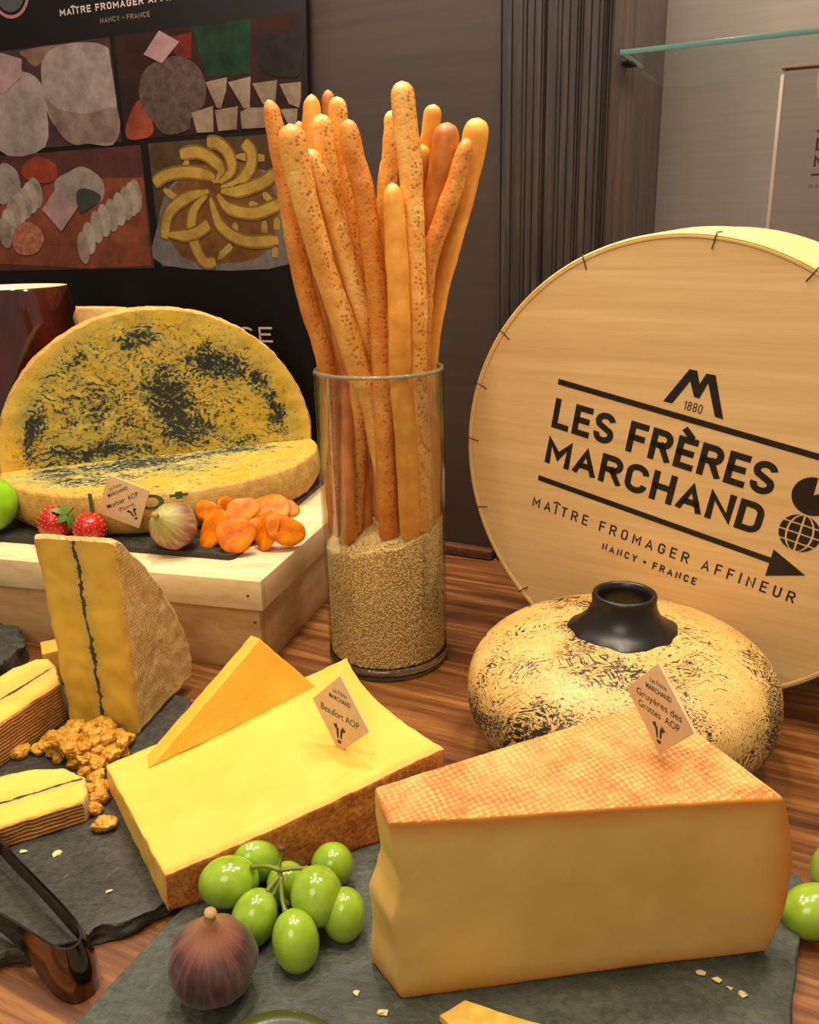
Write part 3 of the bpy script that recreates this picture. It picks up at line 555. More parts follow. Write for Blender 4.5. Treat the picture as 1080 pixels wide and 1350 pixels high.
P_ = {'p2log': [[-19.44, 5.94], [-17.75, 7.09], [-14.71, 7.52], [-12.62, 6.64], [-11.55, 5.01], [-11.82, 2.77], [-13.64, 1.46], [-14.16, 0.33], [-17.22, 0.09], [-18.9, 1.83], [-19.98, 3.67]], 'p2tri': [[[-11.5, 4.75], [-8.82, 5.02], [-9.06, 3.81], [-9.88, 2.12], [-10.4, 2.24]], [[-8.77, 4.53], [-6.04, 4.84], [-6.42, 1.95], [-7.16, 1.92]], [[-5.9, 4.18], [-3.0, 4.27], [-3.4, 1.98], [-4.86, 2.17]], [[-2.77, 3.88], [-.3, 3.88], [-0.4, 2.45], [-0.67, 1.52], [-1.83, 1.95]], [[-13.57, 1.96], [-10.81, 2.44], [-11.05, -0.08], [-13.12, -0.04]], [[-10.64, 2.01], [-7.8, 2.19], [-8.2, -0.01], [-10.44, -0.04]], [[-7.61, 1.62], [-6.53, 1.96], [-4.48, 1.81], [-4.65, -0.08], [-7.56, -0.01]], [[-2.87, 1.53], [-0.87, 1.47], [-1.08, 0.1], [-2.0, -0.09]]], 'p2card': [[-16.55, 10.1], [-14.17, 8.8], [-16.64, 6.99], [-18.82, 8.03]], 'p2fig': [[-20.17, 3.68], [-19.03, 2.28], [-18.61, 0.62], [-19.59, -0.1], [-22.1, -0.1], [-22.08, 1.45]], 'p2green': [[-12.55, 10.07], [-5.55, 10.04], [-6.04, 5.11], [-11.34, 5.27]], 'p2bowl': [[-5.31, 7.21], [-4.01, 8.43], [-.2, 8.51], [-.3, 4.71], [-2.33, 4.47], [-4.64, 5.26]], 'p2red': [[-15.94, 9.3], [-12.62, 9.53], [-12.93, 7.08], [-14.71, 7.52]],
 'p1big': [[-32.79, 7.65], [-32.03, 9.0], [-29.8, 9.9], [-26.18, 9.9], [-23.73, 9.3], [-23.2, 7.98], [-23.51, 0.03], [-27.64, -0.23], [-30.09, -0.02], [-32.5, 2.77], [-32.92, 4.94]], 'p1side': [[-32.74, 4.78], [-31.08, 3.59], [-27.08, 2.85], [-23.27, 3.17], [-23.51, 0.03], [-27.64, -0.23], [-30.09, -0.02], [-31.85, 1.79]], 'p1left': [[-38.76, 7.86], [-36.13, 7.94], [-33.74, 7.13], [-32.86, 5.24], [-33.75, -0.2], [-40.61, -0.2]], 'p1card': [[-38.25, 10.0], [-35.25, 9.07], [-35.63, 7.29], [-38.8, 5.7], [-39.2, 5.89]], 'p1back': [[-35.03, 9.9], [-27.78, 9.9], [-31.73, 8.75], [-33.53, 8.17], [-34.62, 9.01]],
 'p3board': [[-45, -6.9], [-41.98, -6.4], [-32.52, -3.85], [-20.7, -4.12], [-21.0, -13.62], [-30.04, -13.8], [-45, -13.0]], 'p3white': [[-33.22, -4.14], [-31.09, -3.12], [-28.88, -2.6], [-26.59, -3.81], [-26.24, -5.41], [-27.5, -6.63], [-32.15, -6.45]], 'p3wl': [[-40.94, -1.8], [-38.78, -2.24], [-38.24, -3.9], [-38.97, -5.19], [-41.91, -6.07]], 'p3red': [[-37.39, -1.99], [-35.02, -1.16], [-32.63, -2.24], [-32.94, -3.83], [-35.17, -4.04], [-37.66, -3.27]], 'p3card': [[-33.13, -4.79], [-30.16, -6.85], [-33.18, -9.55], [-35.54, -6.98]], 'p3leaf': [[-30.12, -5.24], [-28.47, -4.99], [-26.76, -6.02], [-28.87, -7.23], [-30.16, -7.34]], 'p3fig': [[-38.04, -8.23], [-36.23, -9.29], [-36.06, -10.65], [-37.69, -11.98], [-40.2, -11.92], [-40.82, -10.53], [-40.03, -9.01]],
 'p3logL': [[-41.75, -9.47], [-39.89, -7.32], [-38.07, -6.22], [-36.27, -5.14]], 'p3logR': [[-30.27, -11.46], [-27.94, -9.21], [-25.64, -7.99], [-23.39, -6.8], [-22.05, -6.06]],
 'arms': [[[-11.35, -5.11], [-12.15, -4.37], [-14.98, -3.87], [-17.74, -4.09], [-19.3, -4.92]], [[-11.35, -5.11], [-10.56, -3.92], [-11.72, -2.63], [-13.4, -1.93], [-15.54, -2.07]], [[-10.91, -5.13], [-9.26, -3.99], [-9.5, -2.24], [-10.69, -1.22], [-11.97, -1.06]], [[-10.75, -5.67], [-8.53, -5.24], [-6.88, -3.76], [-6.73, -2.23], [-7.49, -1.33]], [[-10.79, -6.02], [-8.62, -6.12], [-5.56, -5.38], [-3.9, -4.43]], [[-11.27, -6.36], [-9.9, -7.84], [-6.7, -8.41], [-3.32, -7.39]], [[-12.2, -6.68], [-11.2, -9.61], [-8.28, -11.24], [-4.18, -11.25]], [[-12.6, -6.3], [-14.61, -8.03], [-14.95, -10.79], [-13.88, -13.24], [-12.31, -13.4]], [[-12.33, -5.96], [-15.33, -6.55], [-17.83, -8.1], [-18.78, -10.69]], [[-18.14, -10.33], [-15.13, -10.41], [-12.74, -9.38]]],
 'bits': [[[-18.17, -5.52], [-16.69, -6.49]], [[-14.6, -2.65], [-15.43, -3.85]], [[-9.39, -9.3], [-9.53, -10.57]], [[-5.71, -9.24], [-5.82, -10.49]], [[-7.46, -7.4], [-6.42, -7.8]], [[-5.66, -6.42], [-4.68, -7.34]], [[-12.04, -13.09], [-10.09, -11.65]], [[-4.19, -8.94], [-4.3, -10.18]], [[-8.69, -2.63], [-5.13, -3.0]], [[-4.65, -11.78], [-4.76, -13.04]], [[-12.7, -3.46], [-12.17, -4.54]]]}
def quad(x0, y0, x1, y1): return [(x0, y0), (x1, y0), (x1, y1), (x0, y1)]
def rnd_poly(p):  # smooth a closed outline
    P = p+p[:3]; out = []
    q = smoothpath([(x, y, 0) for x, y in [p[-1]]+P], 4); n = len(p)*4; return [tuple(v_[:2]) for v_ in q[4:4+n]]
D = lambda name, a, b, k=.4: pm(name, a, b, k)
white = D('white_cheese', (128, 112, 106), (158, 142, 132)); white2 = D('cut_cheese', (118, 98, 78), (150, 128, 104)); cardp = D('pale_card', (150, 118, 116), (166, 134, 130))
f1 = flat('photo_print', [quad(-46, -.3, -23, 10.1)], PF, D('bg_brown', (52, 36, 32), (72, 50, 44)), po, .02)
flat('printed_cheese', [rnd_poly(P_['p1back'])], PF, D('tan_cheese', (112, 82, 66), (132, 100, 82)), f1, .035); flat('printed_cheese', [rnd_poly(P_['p1left'])], PF, white, f1, .045); flat('printed_cheese', [rnd_poly(P_['p1big'])], PF, white, f1, .05)
flat('printed_cheese', [rnd_poly(P_['p1side'])], PF, D('cheese_side', (110, 88, 78), (140, 116, 104)), f1, .06); flat('printed_card', [P_['p1card']], PF, cardp, f1, .07)
f2 = flat('photo_print', [quad(-22.4, -.2, -.15, 10.1)], PF, D('bg_dark_red', (38, 18, 14), (52, 28, 20)), po, .02)
flat('printed_bottle', [P_['p2green']], PF, D('dark_green', (14, 28, 18), (26, 56, 34)), f2, .035); flat('printed_bowl', [rnd_poly(P_['p2bowl'])], PF, D('dark_bowl', (22, 16, 14), (40, 34, 30)), f2, .045)
flat('printed_cheese', [rnd_poly(P_['p2log'])], PF, D('grey_brown_rind', (66, 50, 42), (96, 76, 66), 1.2), f2, .06); flat('printed_fig', [rnd_poly(P_['p2fig'])], PF, D('fig_red', (112, 44, 30), (150, 70, 44)), f2, .05); flat('printed_tomato', [P_['p2red']], PF, D('tomato', (92, 26, 20), (112, 36, 26)), f2, .05)
for t in P_['p2tri']: flat('printed_cheese', [t], PF, white2, f2, .07)
flat('printed_card', [P_['p2card']], PF, cardp, f2, .08)
text_on('card_lettering', 'fromage', PF, -17.8, -15.6, 8.3, 8.7, M_inkcard, f2, 0, 1, .09) if 0 else None
f3 = flat('photo_print', [quad(-46, -13.9, -20.6, -.8)], PF, D('bg_wine', (66, 34, 30), (88, 48, 40)), po, .02)
flat('printed_board', [P_['p3board']], PF, D('red_board', (104, 50, 32), (134, 70, 46)), f3, .035); flat('printed_cheese', [rnd_poly(P_['p3white'])], PF, white, f3, .045); flat('printed_cheese', [rnd_poly(P_['p3wl'])], PF, white, f3, .045)
flat('printed_fruit', [rnd_poly(P_['p3red'])], PF, D('fruit_red', (120, 40, 28), (146, 58, 38)), f3, .045)
for key, (lx, ly) in (('p3logL', (2.0, 2.6)), ('p3logR', (1.6, 2.7))):
    q = smoothpath([(x, y, 0) for x, y in P_[key]], 4)
    for i in range(0, len(q), 2): flat('printed_slice', [circ(q[i].x, q[i].y, lx*.55, 16, ry=ly*.68)], PF, D('slice_a', (150, 134, 122), (172, 158, 146)) if i % 4 else D('slice_b', (120, 100, 88), (160, 144, 132)), f3, .09-.002*i)
flat('printed_leaf', [rnd_poly(P_['p3leaf'])], PF, D('leaf', (48, 54, 46), (62, 68, 58)), f3, .1); flat('printed_fig', [rnd_poly(P_['p3fig'])], PF, D('fig_flesh', (150, 70, 50), (176, 120, 90), 1.5), f3, .1); flat('printed_card', [P_['p3card']], PF, cardp, f3, .11)
f4 = flat('photo_print', [quad(-19.6, -13.8, -2, -.7)], PF, D('bg_tan', (64, 44, 26), (84, 62, 38)), po, .02)
flat('printed_plate', [rnd_poly([(-19.4, -13.6), (-19.4, -9), (-17, -5), (-11, -3), (-6, -4), (-2.2, -6), (-2.2, -13.6)])], PF, D('plate', (96, 88, 84), (118, 108, 102)), f4, .03)
flat('printed_sauce', [rnd_poly([(-18.3, -10), (-17, -5.5), (-12, -3), (-6, -4), (-4, -8), (-6, -12.5), (-11, -13.5), (-16, -13)])], PF, D('sauce', (96, 58, 24), (122, 78, 34)), f4, .04)
strip = D('strip_yellow', (158, 122, 46), (186, 150, 66)); strip2 = D('strip_light', (140, 112, 46), (176, 146, 76))
for a in P_['bits']: flat('printed_strip', ribbon(a, .75), PF, strip2, f4, .055)
stripd = D('strip_dark', (112, 78, 26), (134, 98, 38))
for i, a in enumerate(P_['arms']): flat('printed_strip', ribbon(a, 1.5), PF, stripd, f4, .062+.003*i)
for i, a in enumerate(P_['arms']): flat('printed_strip', ribbon(a, 1.05), PF, strip, f4, .065+.003*i)
M_print = Mat('print_pale', (176, 158, 146), .5); M_printg = Mat('print_grey', (112, 96, 84), .5); M_pink = Mat('print_pink', (140, 84, 92), .5)
stroke_on('lettering', 'MAÎTRE FROMAGER AFFINEUR', PF, -29.1, -12.0, 12.72, 13.4, .13, M_print, po, 1.6)
stroke_on('lettering', 'NANCY . FRANCE', PF, -23.9, -17.5, 11.5, 12.0, .08, M_printg, po, 1.6)
stroke_on('lettering', 'SE', PF, -10.3, -5.85, -22.2, -20.5, .24, M_print, po, 3.2)
ringp = []
for i in range(36):
    a, b = i*10, i*10+10; ringp.append([circ(-35.6, 15.9, 2.75, 36)[i], circ(-35.6, 15.9, 2.75, 36)[(i+1) % 36], circ(-35.6, 15.9, 2.4, 36)[(i+1) % 36], circ(-35.6, 15.9, 2.4, 36)[i]])
flat('printed_ring', ringp, PF, M_pink, po); flat('printed_disc', [circ(-35.6, 15.9, 2.1)], PF, Mat('print_teal', (52, 56, 58), .5), po)
# ------------------------------------------------------------------ wooden crate with lid, slate tray
G = Vector((-12.37, 64.14, 0)); C1 = Vector((.962, -.2735, 0)).normalized(); C2 = Vector((.2735, .962, 0)).normalized()
cr = empty('wooden_crate', G, 'pale wooden crate with overhanging lid carrying the half wheel and fruit', 'crate')
cb = lambda n, a, b, mt, bev=.06: box(n, G, C1, C2, UPV, a, b, mt, cr, bev)
cb('front_board', (-52, 0, 0), (0, .8, 6.3), M_pale2); cb('side_board', (-.8, .82, 0), (0, 30, 6.3), M_paleside2); cb('side_board', (-52, .82, 0), (-51.2, 30, 6.3), M_paleside); cb('back_board', (-51.1, 29.2, 0), (-.9, 30, 6.3), M_pale)
lid = cb('lid', (-52.3, .15, 7.85), (.1, 30.3, 8.24), M_pale)
for (n_, a, b, mt) in (('lid_board', (-52.6, -.62, 5.66), (.62, .2, 8.22), M_pale), ('lid_board', (-.1+.02, .22, 5.66), (.62, 30.5, 8.22), M_paleside), ('lid_board', (-52.6, .47, 5.66), (-52.2, 30.5, 8.22), M_paleside)):
    box(n_, G, C1, C2, UPV, a, b, mt, cr, .06)
for (a, z) in ((-.55, 6.9), (-.45, 4.3)):
    box('nail', G, C1, C2, UPV, (a-.09, -.67 if z > 6 else -.05, z-.09), (a+.09, -.6 if z > 6 else .02, z+.09), M_wire, cr, .02)
def plainslab(name, poly, O, es, ez, et, th, mat, parent=None, label=None, cat=None, **kw):
    V, F, T, LC = slab(poly, O, es, ez, et, th, **kw)
    o = mesh(name, V, F, mat, parent, origin=Vector(V[0]) if parent is None else None, attrs={'lc': LC}); fixn(o); autosmooth(o, 50)
    if label: tag(o, label, cat)
    return o
plainslab('slate_tray', [(-50, 3.1), (-3.9, 3.1), (-3.55, 3.45), (-4.4, 29.5), (-50, 29.5)], G+UPV*8.25, C1, C2, UPV, .5, M_slate3, None, 'thin black slate under the half wheel on the crate', 'slate board', rnd=.08, step=.7, rough=.01, jag=.08, layers=2)
# ------------------------------------------------------------------ half wheel of marbled cheese, opened like a book
WC = Vector((-25.47, 88.27, 12.66)); a_ = .372; WE = Vector((math.cos(a_), math.sin(a_), 0)); WF = Vector((-math.sin(a_), math.cos(a_), 0))
hw = empty('half_cheese_wheel', WC-UPV*3.9, 'large half wheel of yellow cheese marbled with dark mould, opened upright behind its flat half', 'cheese')
poly = circ(0, 0, 15.9, 60, 180, 360, ry=14.6)
V, F, T, LC = slab([(x, y) for x, y in poly], WC-UPV*3.88, WE, WF, UPV, 3.88, rnd=.28, step=.5, cap_rings=18, rough=.05, seed=3, bulge=.35, btag=set(range(60)), ptags=['r']*60+['p'])
LC = [(x, y, t) for x, y, t in LC]
for i, p in enumerate(V):   # rind tucks under towards the slate
    t = LC[i][2]
    if t < 1.6: q = p-Vector((WC.x, WC.y, p.z)); k = 1-.035*(1-t/1.6); V[i] = Vector((WC.x, WC.y, p.z))+q*k
split('half', V, F, T, {'+t': ('flat_paste', M_marbL), 'r': ('rind', M_wrind), '-t': ('under_rind', M_wrind), 'p': ('hinge_face', M_marbL)}, hw, {'lc': LC})
poly = circ(0, 0, 16.0, 60, 0, 180, ry=15.1)+[(-15.4, -3.6), (15.4, -3.6)]; tl = -.06
V, F, T, LC = slab(poly, WC+WF*.02, WE, UPV*math.cos(tl)+WF*math.sin(tl), WF, 2.8, rnd=.22, step=.5, cap_rings=18, rough=.05, seed=9, ptags=['r']*60+['r', 'b', 'r'])
split('half', V, F, T, {'-t': ('upright_paste', M_marbU), 'r': ('upright_rind', M_wrind), '+t': ('back_rind', M_wrind), 'b': ('base_rind', M_wrind)}, hw, {'lc': LC})
def wrapcyl(a0):
    def f(x, y):
        a = math.radians(a0)+x/15.3; rr = 15.33+.06*(1-abs(y-11.9)/2); return Vector((WC.x+rr*math.cos(a), WC.y+rr*math.sin(a), y))
    return f
text_on('green_stamp', 'I', None, -.12, .12, 11.2, 13.0, M_green, hw, .06, warp=lambda x, y: wrapcyl(-100)(x*1.6, y))
text_on('green_stamp', 'O', None, -1.1, 1.1, 11.35, 12.75, M_green, hw, .03, warp=wrapcyl(-80))
text_on('green_stamp', '+', None, -.8, .8, 12.0, 12.9, M_green, hw, .08, warp=wrapcyl(-71))
# ------------------------------------------------------------------ cards
def card(name, B, e1, e2, n, s_, label, lines, cow=(0, -1.55, .55)):
    B, e1, e2, n = map(Vector, (B, e1, e2, n)); e1.normalize(); e2 = (e2-e1*e2.dot(e1)).normalized(); n = e1.cross(e2).normalized()
    if n.y > 0: n = -n
    o = empty(name, B, label, 'label'); V, F, T, LC = slab([(0, 0), (s_, 0), (s_, s_), (0, s_)], B-n*.14, e1, e2, n, .14, rnd=.04, step=4, cap_rings=1, rough=0, layers=2)
    autosmooth(fixn(mesh('card', V, F, M_card, o)), 40)
    h = (e1-e2).normalized(); v_ = (e1+e2).normalized(); c = B+(e1+e2)*s_/2; fr = (c, h, v_, n); k = s_/3.7
    for (t, x0, x1, y0, y1, wt) in lines: text_on('lettering', t, fr, x0*k, x1*k, y0*k, y1*k, M_inkcard, o, wt, 1, .012)
    cx, cy, r = [q*k for q in cow]
    flat('cow_emblem', [[(cx-r*.95, cy+r*.75), (cx-r*.45, cy+r*1.0), (cx-r*.3, cy+r*.55), (cx-r*.6, cy+r*.4)], [(cx+r*.95, cy+r*.6), (cx+r*.45, cy+r*.95), (cx+r*.3, cy+r*.5), (cx+r*.6, cy+r*.3)],
        [(cx-r*.5, cy+r*.5), (cx-r*.15, cy+r*.6), (cx-r*.1, cy-r*.5), (cx-r*.3, cy-r*.6)], [(cx+r*.5, cy+r*.45), (cx+r*.2, cy+r*.6), (cx+r*.12, cy-r*.4), (cx+r*.34, cy-r*.55)],
        [(cx-r*.32, cy-r*.75), (cx+r*.32, cy-r*.75), (cx+r*.22, cy-r*1.1), (cx-r*.22, cy-r*1.1)]], fr, M_inkcard, o, .012)
    return o
head = [('Les Frères', -.62, .62, 1.3, 1.58, 0), ('MARCHAND', -.98, .98, .82, 1.12, .01)]
card('cheese_label', (-24.05, 72.75, 9.75), (.377, -.078, .923), (-.921, .072, .382), None or (0, -1, 0), 3.87, 'cream diamond name card with three-part lettering leaning against the half wheel', head+[('Morbier  AOP', -1.55, 1.55, -.05, .35, .005), ('(Pauvre)', -.75, .75, -.65, -.3, 0)], (.25, -1.25, .5))
card('cheese_label', (-4.59, 45.01, 4.55), (.535, -.492, .687), (-.456, .516, .725), (0, -1, 0), 3.64, 'cream diamond name card with a cow head stuck in the bright yellow slab', head+[('Beaufort AOP', -1.75, 1.75, -.3, .15, 0)], (0, -1.3, .6))
card('cheese_label', (11.38, 34.9, 10.72), (.232, -.643, .73), (-.33, .654, .681), (0, -1, 0), 3.34, 'cream diamond name card stuck in the cloth-marked orange rind before the squat vase', head+[('Gruyères des', -1.75, 1.75, .1, .5, 0), ('Grottes  AOP', -1.6, 1.6, -.55, -.15, 0)], (0, -1.4, .55))
# ------------------------------------------------------------------ fruit on the crate
def fruit_apple(name, c, R, label, cat):
    o = empty(name, Vector(c)-UPV*R, label, cat)
    prof = []
    for i in range(1, 25):
        a = -math.pi/2+math.pi*i/25; prof.append((R*math.cos(a)*(1+.04*math.sin(a)), R*.95*math.sin(a)-.28*R*math.exp(-(math.cos(a)/.28)**2)*(1 if a > 0 else -.35)))
    lathe('skin', prof, c, M_apple, o, 40); V, F, L_ = tube([Vector(c)+UPV*R*.62, Vector(c)+UPV*R*.9, Vector(c)+Vector((.1, 0, R*1.12))], lambda t: .12, 8); mesh('stem', V, F, M_dstem, o); return o
fruit_apple('green_apple', (-38.75, 75.7, 8.76+2.7), 2.8, 'glossy green apple cut by the left edge on the crate slate', 'apple')
def strawberry(name, c, R, tilt, label, crown=True):
    c = Vector(c); o = empty(name, c-UPV*R*.9, label, 'strawberry'); rot = Matrix.Rotation(tilt[0], 3, 'X') @ Matrix.Rotation(tilt[1], 3, 'Y'); V, F = [], []; n, sg = 18, 28
    def pt(u, a):
        z = math.cos(u); r = math.sin(u)*(1+.12*z); return c+rot @ Vector((r*R*math.cos(a), r*R*math.sin(a), (z*1.02-.04)*R))
    for i in range(1, n):
        for k in range(sg): V.append(pt(math.pi*i/n, 2*math.pi*k/sg))
    F = [[i*sg+k, i*sg+(k+1) % sg, (i+1)*sg+(k+1) % sg, (i+1)*sg+k] for i in range(n-2) for k in range(sg)]+[list(range(sg)), [(n-2)*sg+k for k in range(sg)][::-1]]
    fixn(mesh('flesh', V, F, M_straw, o)); SV, SF = [], []
    for i in range(150):
        u = math.acos(1-2*(i+.5)/150); a = i*2.39996; p = pt(u, a); nn = (p-c).normalized(); t1 = nn.cross(UPV).normalized() if abs(nn.z) < .98 else Vector((1, 0, 0)); t2 = nn.cross(t1); b = len(SV); r = .075
        SV += [p+t1*r*.65, p+t2*r, p-t1*r*.65, p-t2*r, p+nn*.05]; SF += [[b, b+1, b+4], [b+1, b+2, b+4], [b+2, b+3, b+4], [b+3, b, b+4]]
    tag(mesh('seeds', SV, SF, M_seed, o, smooth=False), kind='stuff')
    if crown:
        cu = c+rot @ Vector((0, 0, R*.98)); ax = rot @ UPV
        for k in range(6):
            a = k*math.pi/3+.3; d = rot @ Vector((math.cos(a), math.sin(a), 0)); sd = ax.cross(d); L = R*.95*(1 if k % 2 else .85); vs2 = []
            for t, w2, h in ((0, .12, .05), (.35, .34, .12), (.7, .26, .0), (1, .02, -.25)):
                vs2 += [cu+d*L*t+sd*w2*R*.8+ax*h*R, cu+d*L*t-sd*w2*R*.8+ax*h*R]
            vv = vs2+[p+ax*.05 for p in vs2]; ff = []
            for q in range(3): ff += [[2*q, 2*q+2, 2*q+3, 2*q+1], [8+2*q, 8+2*q+1, 8+2*q+3, 8+2*q+2]]
            mesh('leaf', vv, ff, M_leaf, o)
        P2 = smoothpath([cu, cu+ax*.5+Vector((.1, 0, .1)), cu+ax*.9+Vector((.25, 0, .35))], 4); V, F, L_ = tube(P2, lambda t: .09, 8); mesh('stem', V, F, M_stem, o)
    return o
strawberry('strawberry', (-31.75, 73.5, 10.25), 1.5, (.35, .95), 'red strawberry with a green leafy crown, nearer the green apple')
strawberry('strawberry', (-28.2, 72.1, 10.1), 1.42, (2.2, .5), 'red strawberry without visible crown, between crowned strawberry and card', False)
def fig(name, c, R, mat, rot, label, sq=.92, neck=.55):
    o = empty(name, c, label, 'fig'); c = Vector(c); prof = []
    for i in range(1, 22):
        a = -math.pi/2+math.pi*i/23.; z = math.sin(a)*sq; r = math.cos(a); prof.append((R*r, R*z))
    prof = [q for q in prof if q[1] < R*.66]+[(R*.60, R*.76), (R*.46, R*.86), (R*.34, R*.95), (R*.25, R*1.04), (R*.19, R*1.14), (R*.15, R*1.24)]
    def wob(p, a, z): k = 1+.02*math.sin(a*5+z)+.012*math.sin(a*11); return Vector((p.x*k, p.y*k, p.z))
    prof = sorted(prof, key=lambda q: q[1])
    b = lathe('skin', prof, c, mat, o, 48, wob=wob)
    P2 = smoothpath([c+UPV*R*1.1, c+Vector((.03, 0, R*1.3)), c+Vector((.1, -.05, R*1.48))], 4); V, F, L_ = tube(P2, lambda t: R*(.15-.03*t)+.04*(t > .8), 10); mesh('stem', V, F, M_figstem, o)
    o.rotation_euler = rot; return o
fig('fig', (-9.5, 31.25, 2.86), 2.03, M_fig, (.08, .05, 0), 'purple fig standing on the front slate left of the green grapes')
fig('fig', (-20.3, 70.4, 10.72), 2.05, M_fig2, (.75, -.65, .2), 'greenish purple fig lying beside dried apricots on the crate')
# dried apricots
def apricot(v):
    V, F = [], []; n, sg = 14, 26
    for i in range(1, n):
        u = math.pi*i/n
        for k in range(sg):
            a = 2*math.pi*k/sg; r = math.sin(u)**.55; w_ = 1+.1*fn((math.cos(a)*1.5, math.sin(a)*1.5, v*3), 1)+.05*math.sin(3*a+v)
            z = math.cos(u)*.2*(1-.35*math.exp(-(r/.5)**2))+.05*fn((r*math.cos(a)*2, r*math.sin(a)*2, v), 1); V.append((r*w_*math.cos(a), r*w_*math.sin(a), z))
    F = [[i*sg+k, i*sg+(k+1) % sg, (i+1)*sg+(k+1) % sg, (i+1)*sg+k] for i in range(n-2) for k in range(sg)]+[list(range(sg)), [(n-2)*sg+k for k in range(sg)][::-1]]
    me = bpy.data.meshes.new('dried_apricot'); me.from_pydata([Vector(p)*S for p in V], [], F); bm = bmesh.new(); bm.from_mesh(me); bmesh.ops.recalc_face_normals(bm, faces=bm.faces); bm.to_mesh(me); bm.free(); me.shade_smooth(); me.materials.append(M_apr.m); return me
AP = [((-17.0, 70.9, 10.15), (-.35, -.8, .45), (1.15, 1.75), -.35, 'upright oval dried apricot right beside the greenish fig'), ((-14.85, 69.5, 10.1), (.1, -.85, .5), (1.6, 1.42), .1, 'round dried apricot at the front corner of the dark slate'), ((-16.4, 74.0, 11.0), (.85, -.5, .2), (1.2, 1.05), 0, 'small dried apricot seen edge-on behind the upright oval one'), ((-14.9, 73.4, 10.9), (.2, -.7, .6), (1.5, 1.2), .5, 'dried apricot leaning behind the round front one'),
      ((-12.8, 75.4, 10.5), (-.1, -.55, .8), (1.9, 1.5), 0, 'large darker dried apricot rearmost beside the wheel rind'), ((-12.4, 70.9, 9.95), (-.5, -.7, .45), (1.25, 1.6), 0, 'dried apricot half covered by the rightmost one'), ((-10.8, 70.7, 10.0), (.35, -.75, .55), (1.75, 1.25), -.6, 'rightmost dried apricot leaning over the pale crate edge'), ((-18.0, 73.0, 11.2), (-.2, -.8, .4), (1.0, .9), 0, 'small dark dried apricot above the greenish fig against the rind'),
      ((-14.0, 72.5, 9.6), (.3, -.6, .7), (1.3, 1.1), .3, 'dried apricot in the shadow between the front group and the right group'), ((-11.2, 76.2, 10.1), (.2, -.6, .7), (1.0, .9), 0, 'small dried apricot tip showing behind the rightmost ones')]
for i, (c, n, (ra, rb), sp, lb) in enumerate(AP):
    me = apricot(i); o = bpy.data.objects.new('dried_apricot', me); COL.objects.link(o); o.location = Vector(c)*S; q = Vector(n).to_track_quat('Z', 'Y'); o.rotation_mode = 'QUATERNION'
    o.rotation_quaternion = q @ Matrix.Rotation(sp, 3, 'Z').to_quaternion(); o.scale = (ra*1.08, rb*1.08, 1.1); tag(o, lb, 'dried apricot', 'dried apricots on the crate')
for k, (x, y) in enumerate(((-16.4, 72.6), (-15.9, 75.2), (-13.2, 72.0))):
    pass
# ------------------------------------------------------------------ brown jug, wooden block behind the wheel
jc = Vector((-42.7, 95.0, 8.76)); jg = empty('brown_pot', jc, 'glossy dark brown stoneware pot with cream inside behind the half wheel', 'pot')
lathe('body', [(5.2, 0), (6.2, .5), (7.2, 4), (7.75, 9), (7.6, 14), (7.1, 18.5), (6.75, 20.6), (6.55, 20.95)], jc, M_mug, jg, 64, cap=False)
lathe('cream_lining', [(6.55, 20.95), (6.35, 20.9), (6.4, 18.5), (6.9, 14), (7.0, 9), (6.3, 2), (1, 1.4)], jc, M_mugin, jg, 64, cap=False); lathe('foot', [(5.3, .02), (5.2, .4), (1, .5)], jc, M_mug, jg, 48)
plainslab('wooden_block', [(0, 0), (5.8, 0), (5.8, 3.2), (4.3, 3.4), (0, 3.6)], (-37.8, 101.0, 23.4), (.97, .24, 0), (0, 0, 1), (-.24, .97, 0), 2.2, M_oak, None, 'pale orange wooden block showing between brown pot and half wheel', 'block', rnd=.15, step=.5, rough=.02)
bk = bpy.data.objects['wooden_block']; box('stand', (-37.8, 101.0, 0), (.97, .24, 0), (-.24, .97, 0), UPV, (1.2, .3, 8.76), (5, 1.9, 23.42), M_oak, bk, .1)
# ------------------------------------------------------------------ glass cylinder, grain, breadsticks
gc = Vector((-2.075, 66.427, 0)); gv = empty('glass_vase', gc, 'tall clear glass cylinder holding pale grain and breadsticks', 'vase')
lathe('glass_wall', [(4.98, 1.0), (5.0, 12), (5.0, 24.2), (4.95, 24.42), (4.88, 24.42), (4.83, 24.2), (4.82, 12), (4.8, 1.1)], gc, M_glass, gv, 96, cap=False)
lathe('rim', [(5.03, 24.22), (4.97, 24.44), (4.86, 24.5), (4.74, 24.44), (4.68, 24.22)], gc, Mat('rim_glass', (190, 180, 150), .12, Transmission_Weight=.55), gv, 96, closed=True, cap=False)
lathe('base', [(1, .05), (4.6, .05), (4.9, .2), (5.0, .5), (4.98, .98), (4.6, 1.0), (1, 1.0)], gc, M_glassbase, gv, 96)
def topz(x, y): return 11.35+.22*(x)+.06*y+.35*fn((x*.5, y*.5, 0), 1, 2)
V, F = [], []; sg = 64
for z in (1.06, 4, 7): V += [gc+Vector((4.58*math.cos(2*math.pi*k/sg), 4.58*math.sin(2*math.pi*k/sg), z)) for k in range(sg)]
for r in (4.58, 3, 1.5): V += [gc+Vector((r*math.cos(2*math.pi*k/sg), r*math.sin(2*math.pi*k/sg), topz(r*math.cos(2*math.pi*k/sg), r*math.sin(2*math.pi*k/sg))-.1)) for k in range(sg)]
F = [[i*sg+k, i*sg+(k+1) % sg, (i+1)*sg+(k+1) % sg, (i+1)*sg+k] for i in range(5) for k in range(sg)]+[[5*sg+k for k in range(sg)], list(range(sg))[::-1]]
rg = random.Random(5); ncore = len(F)
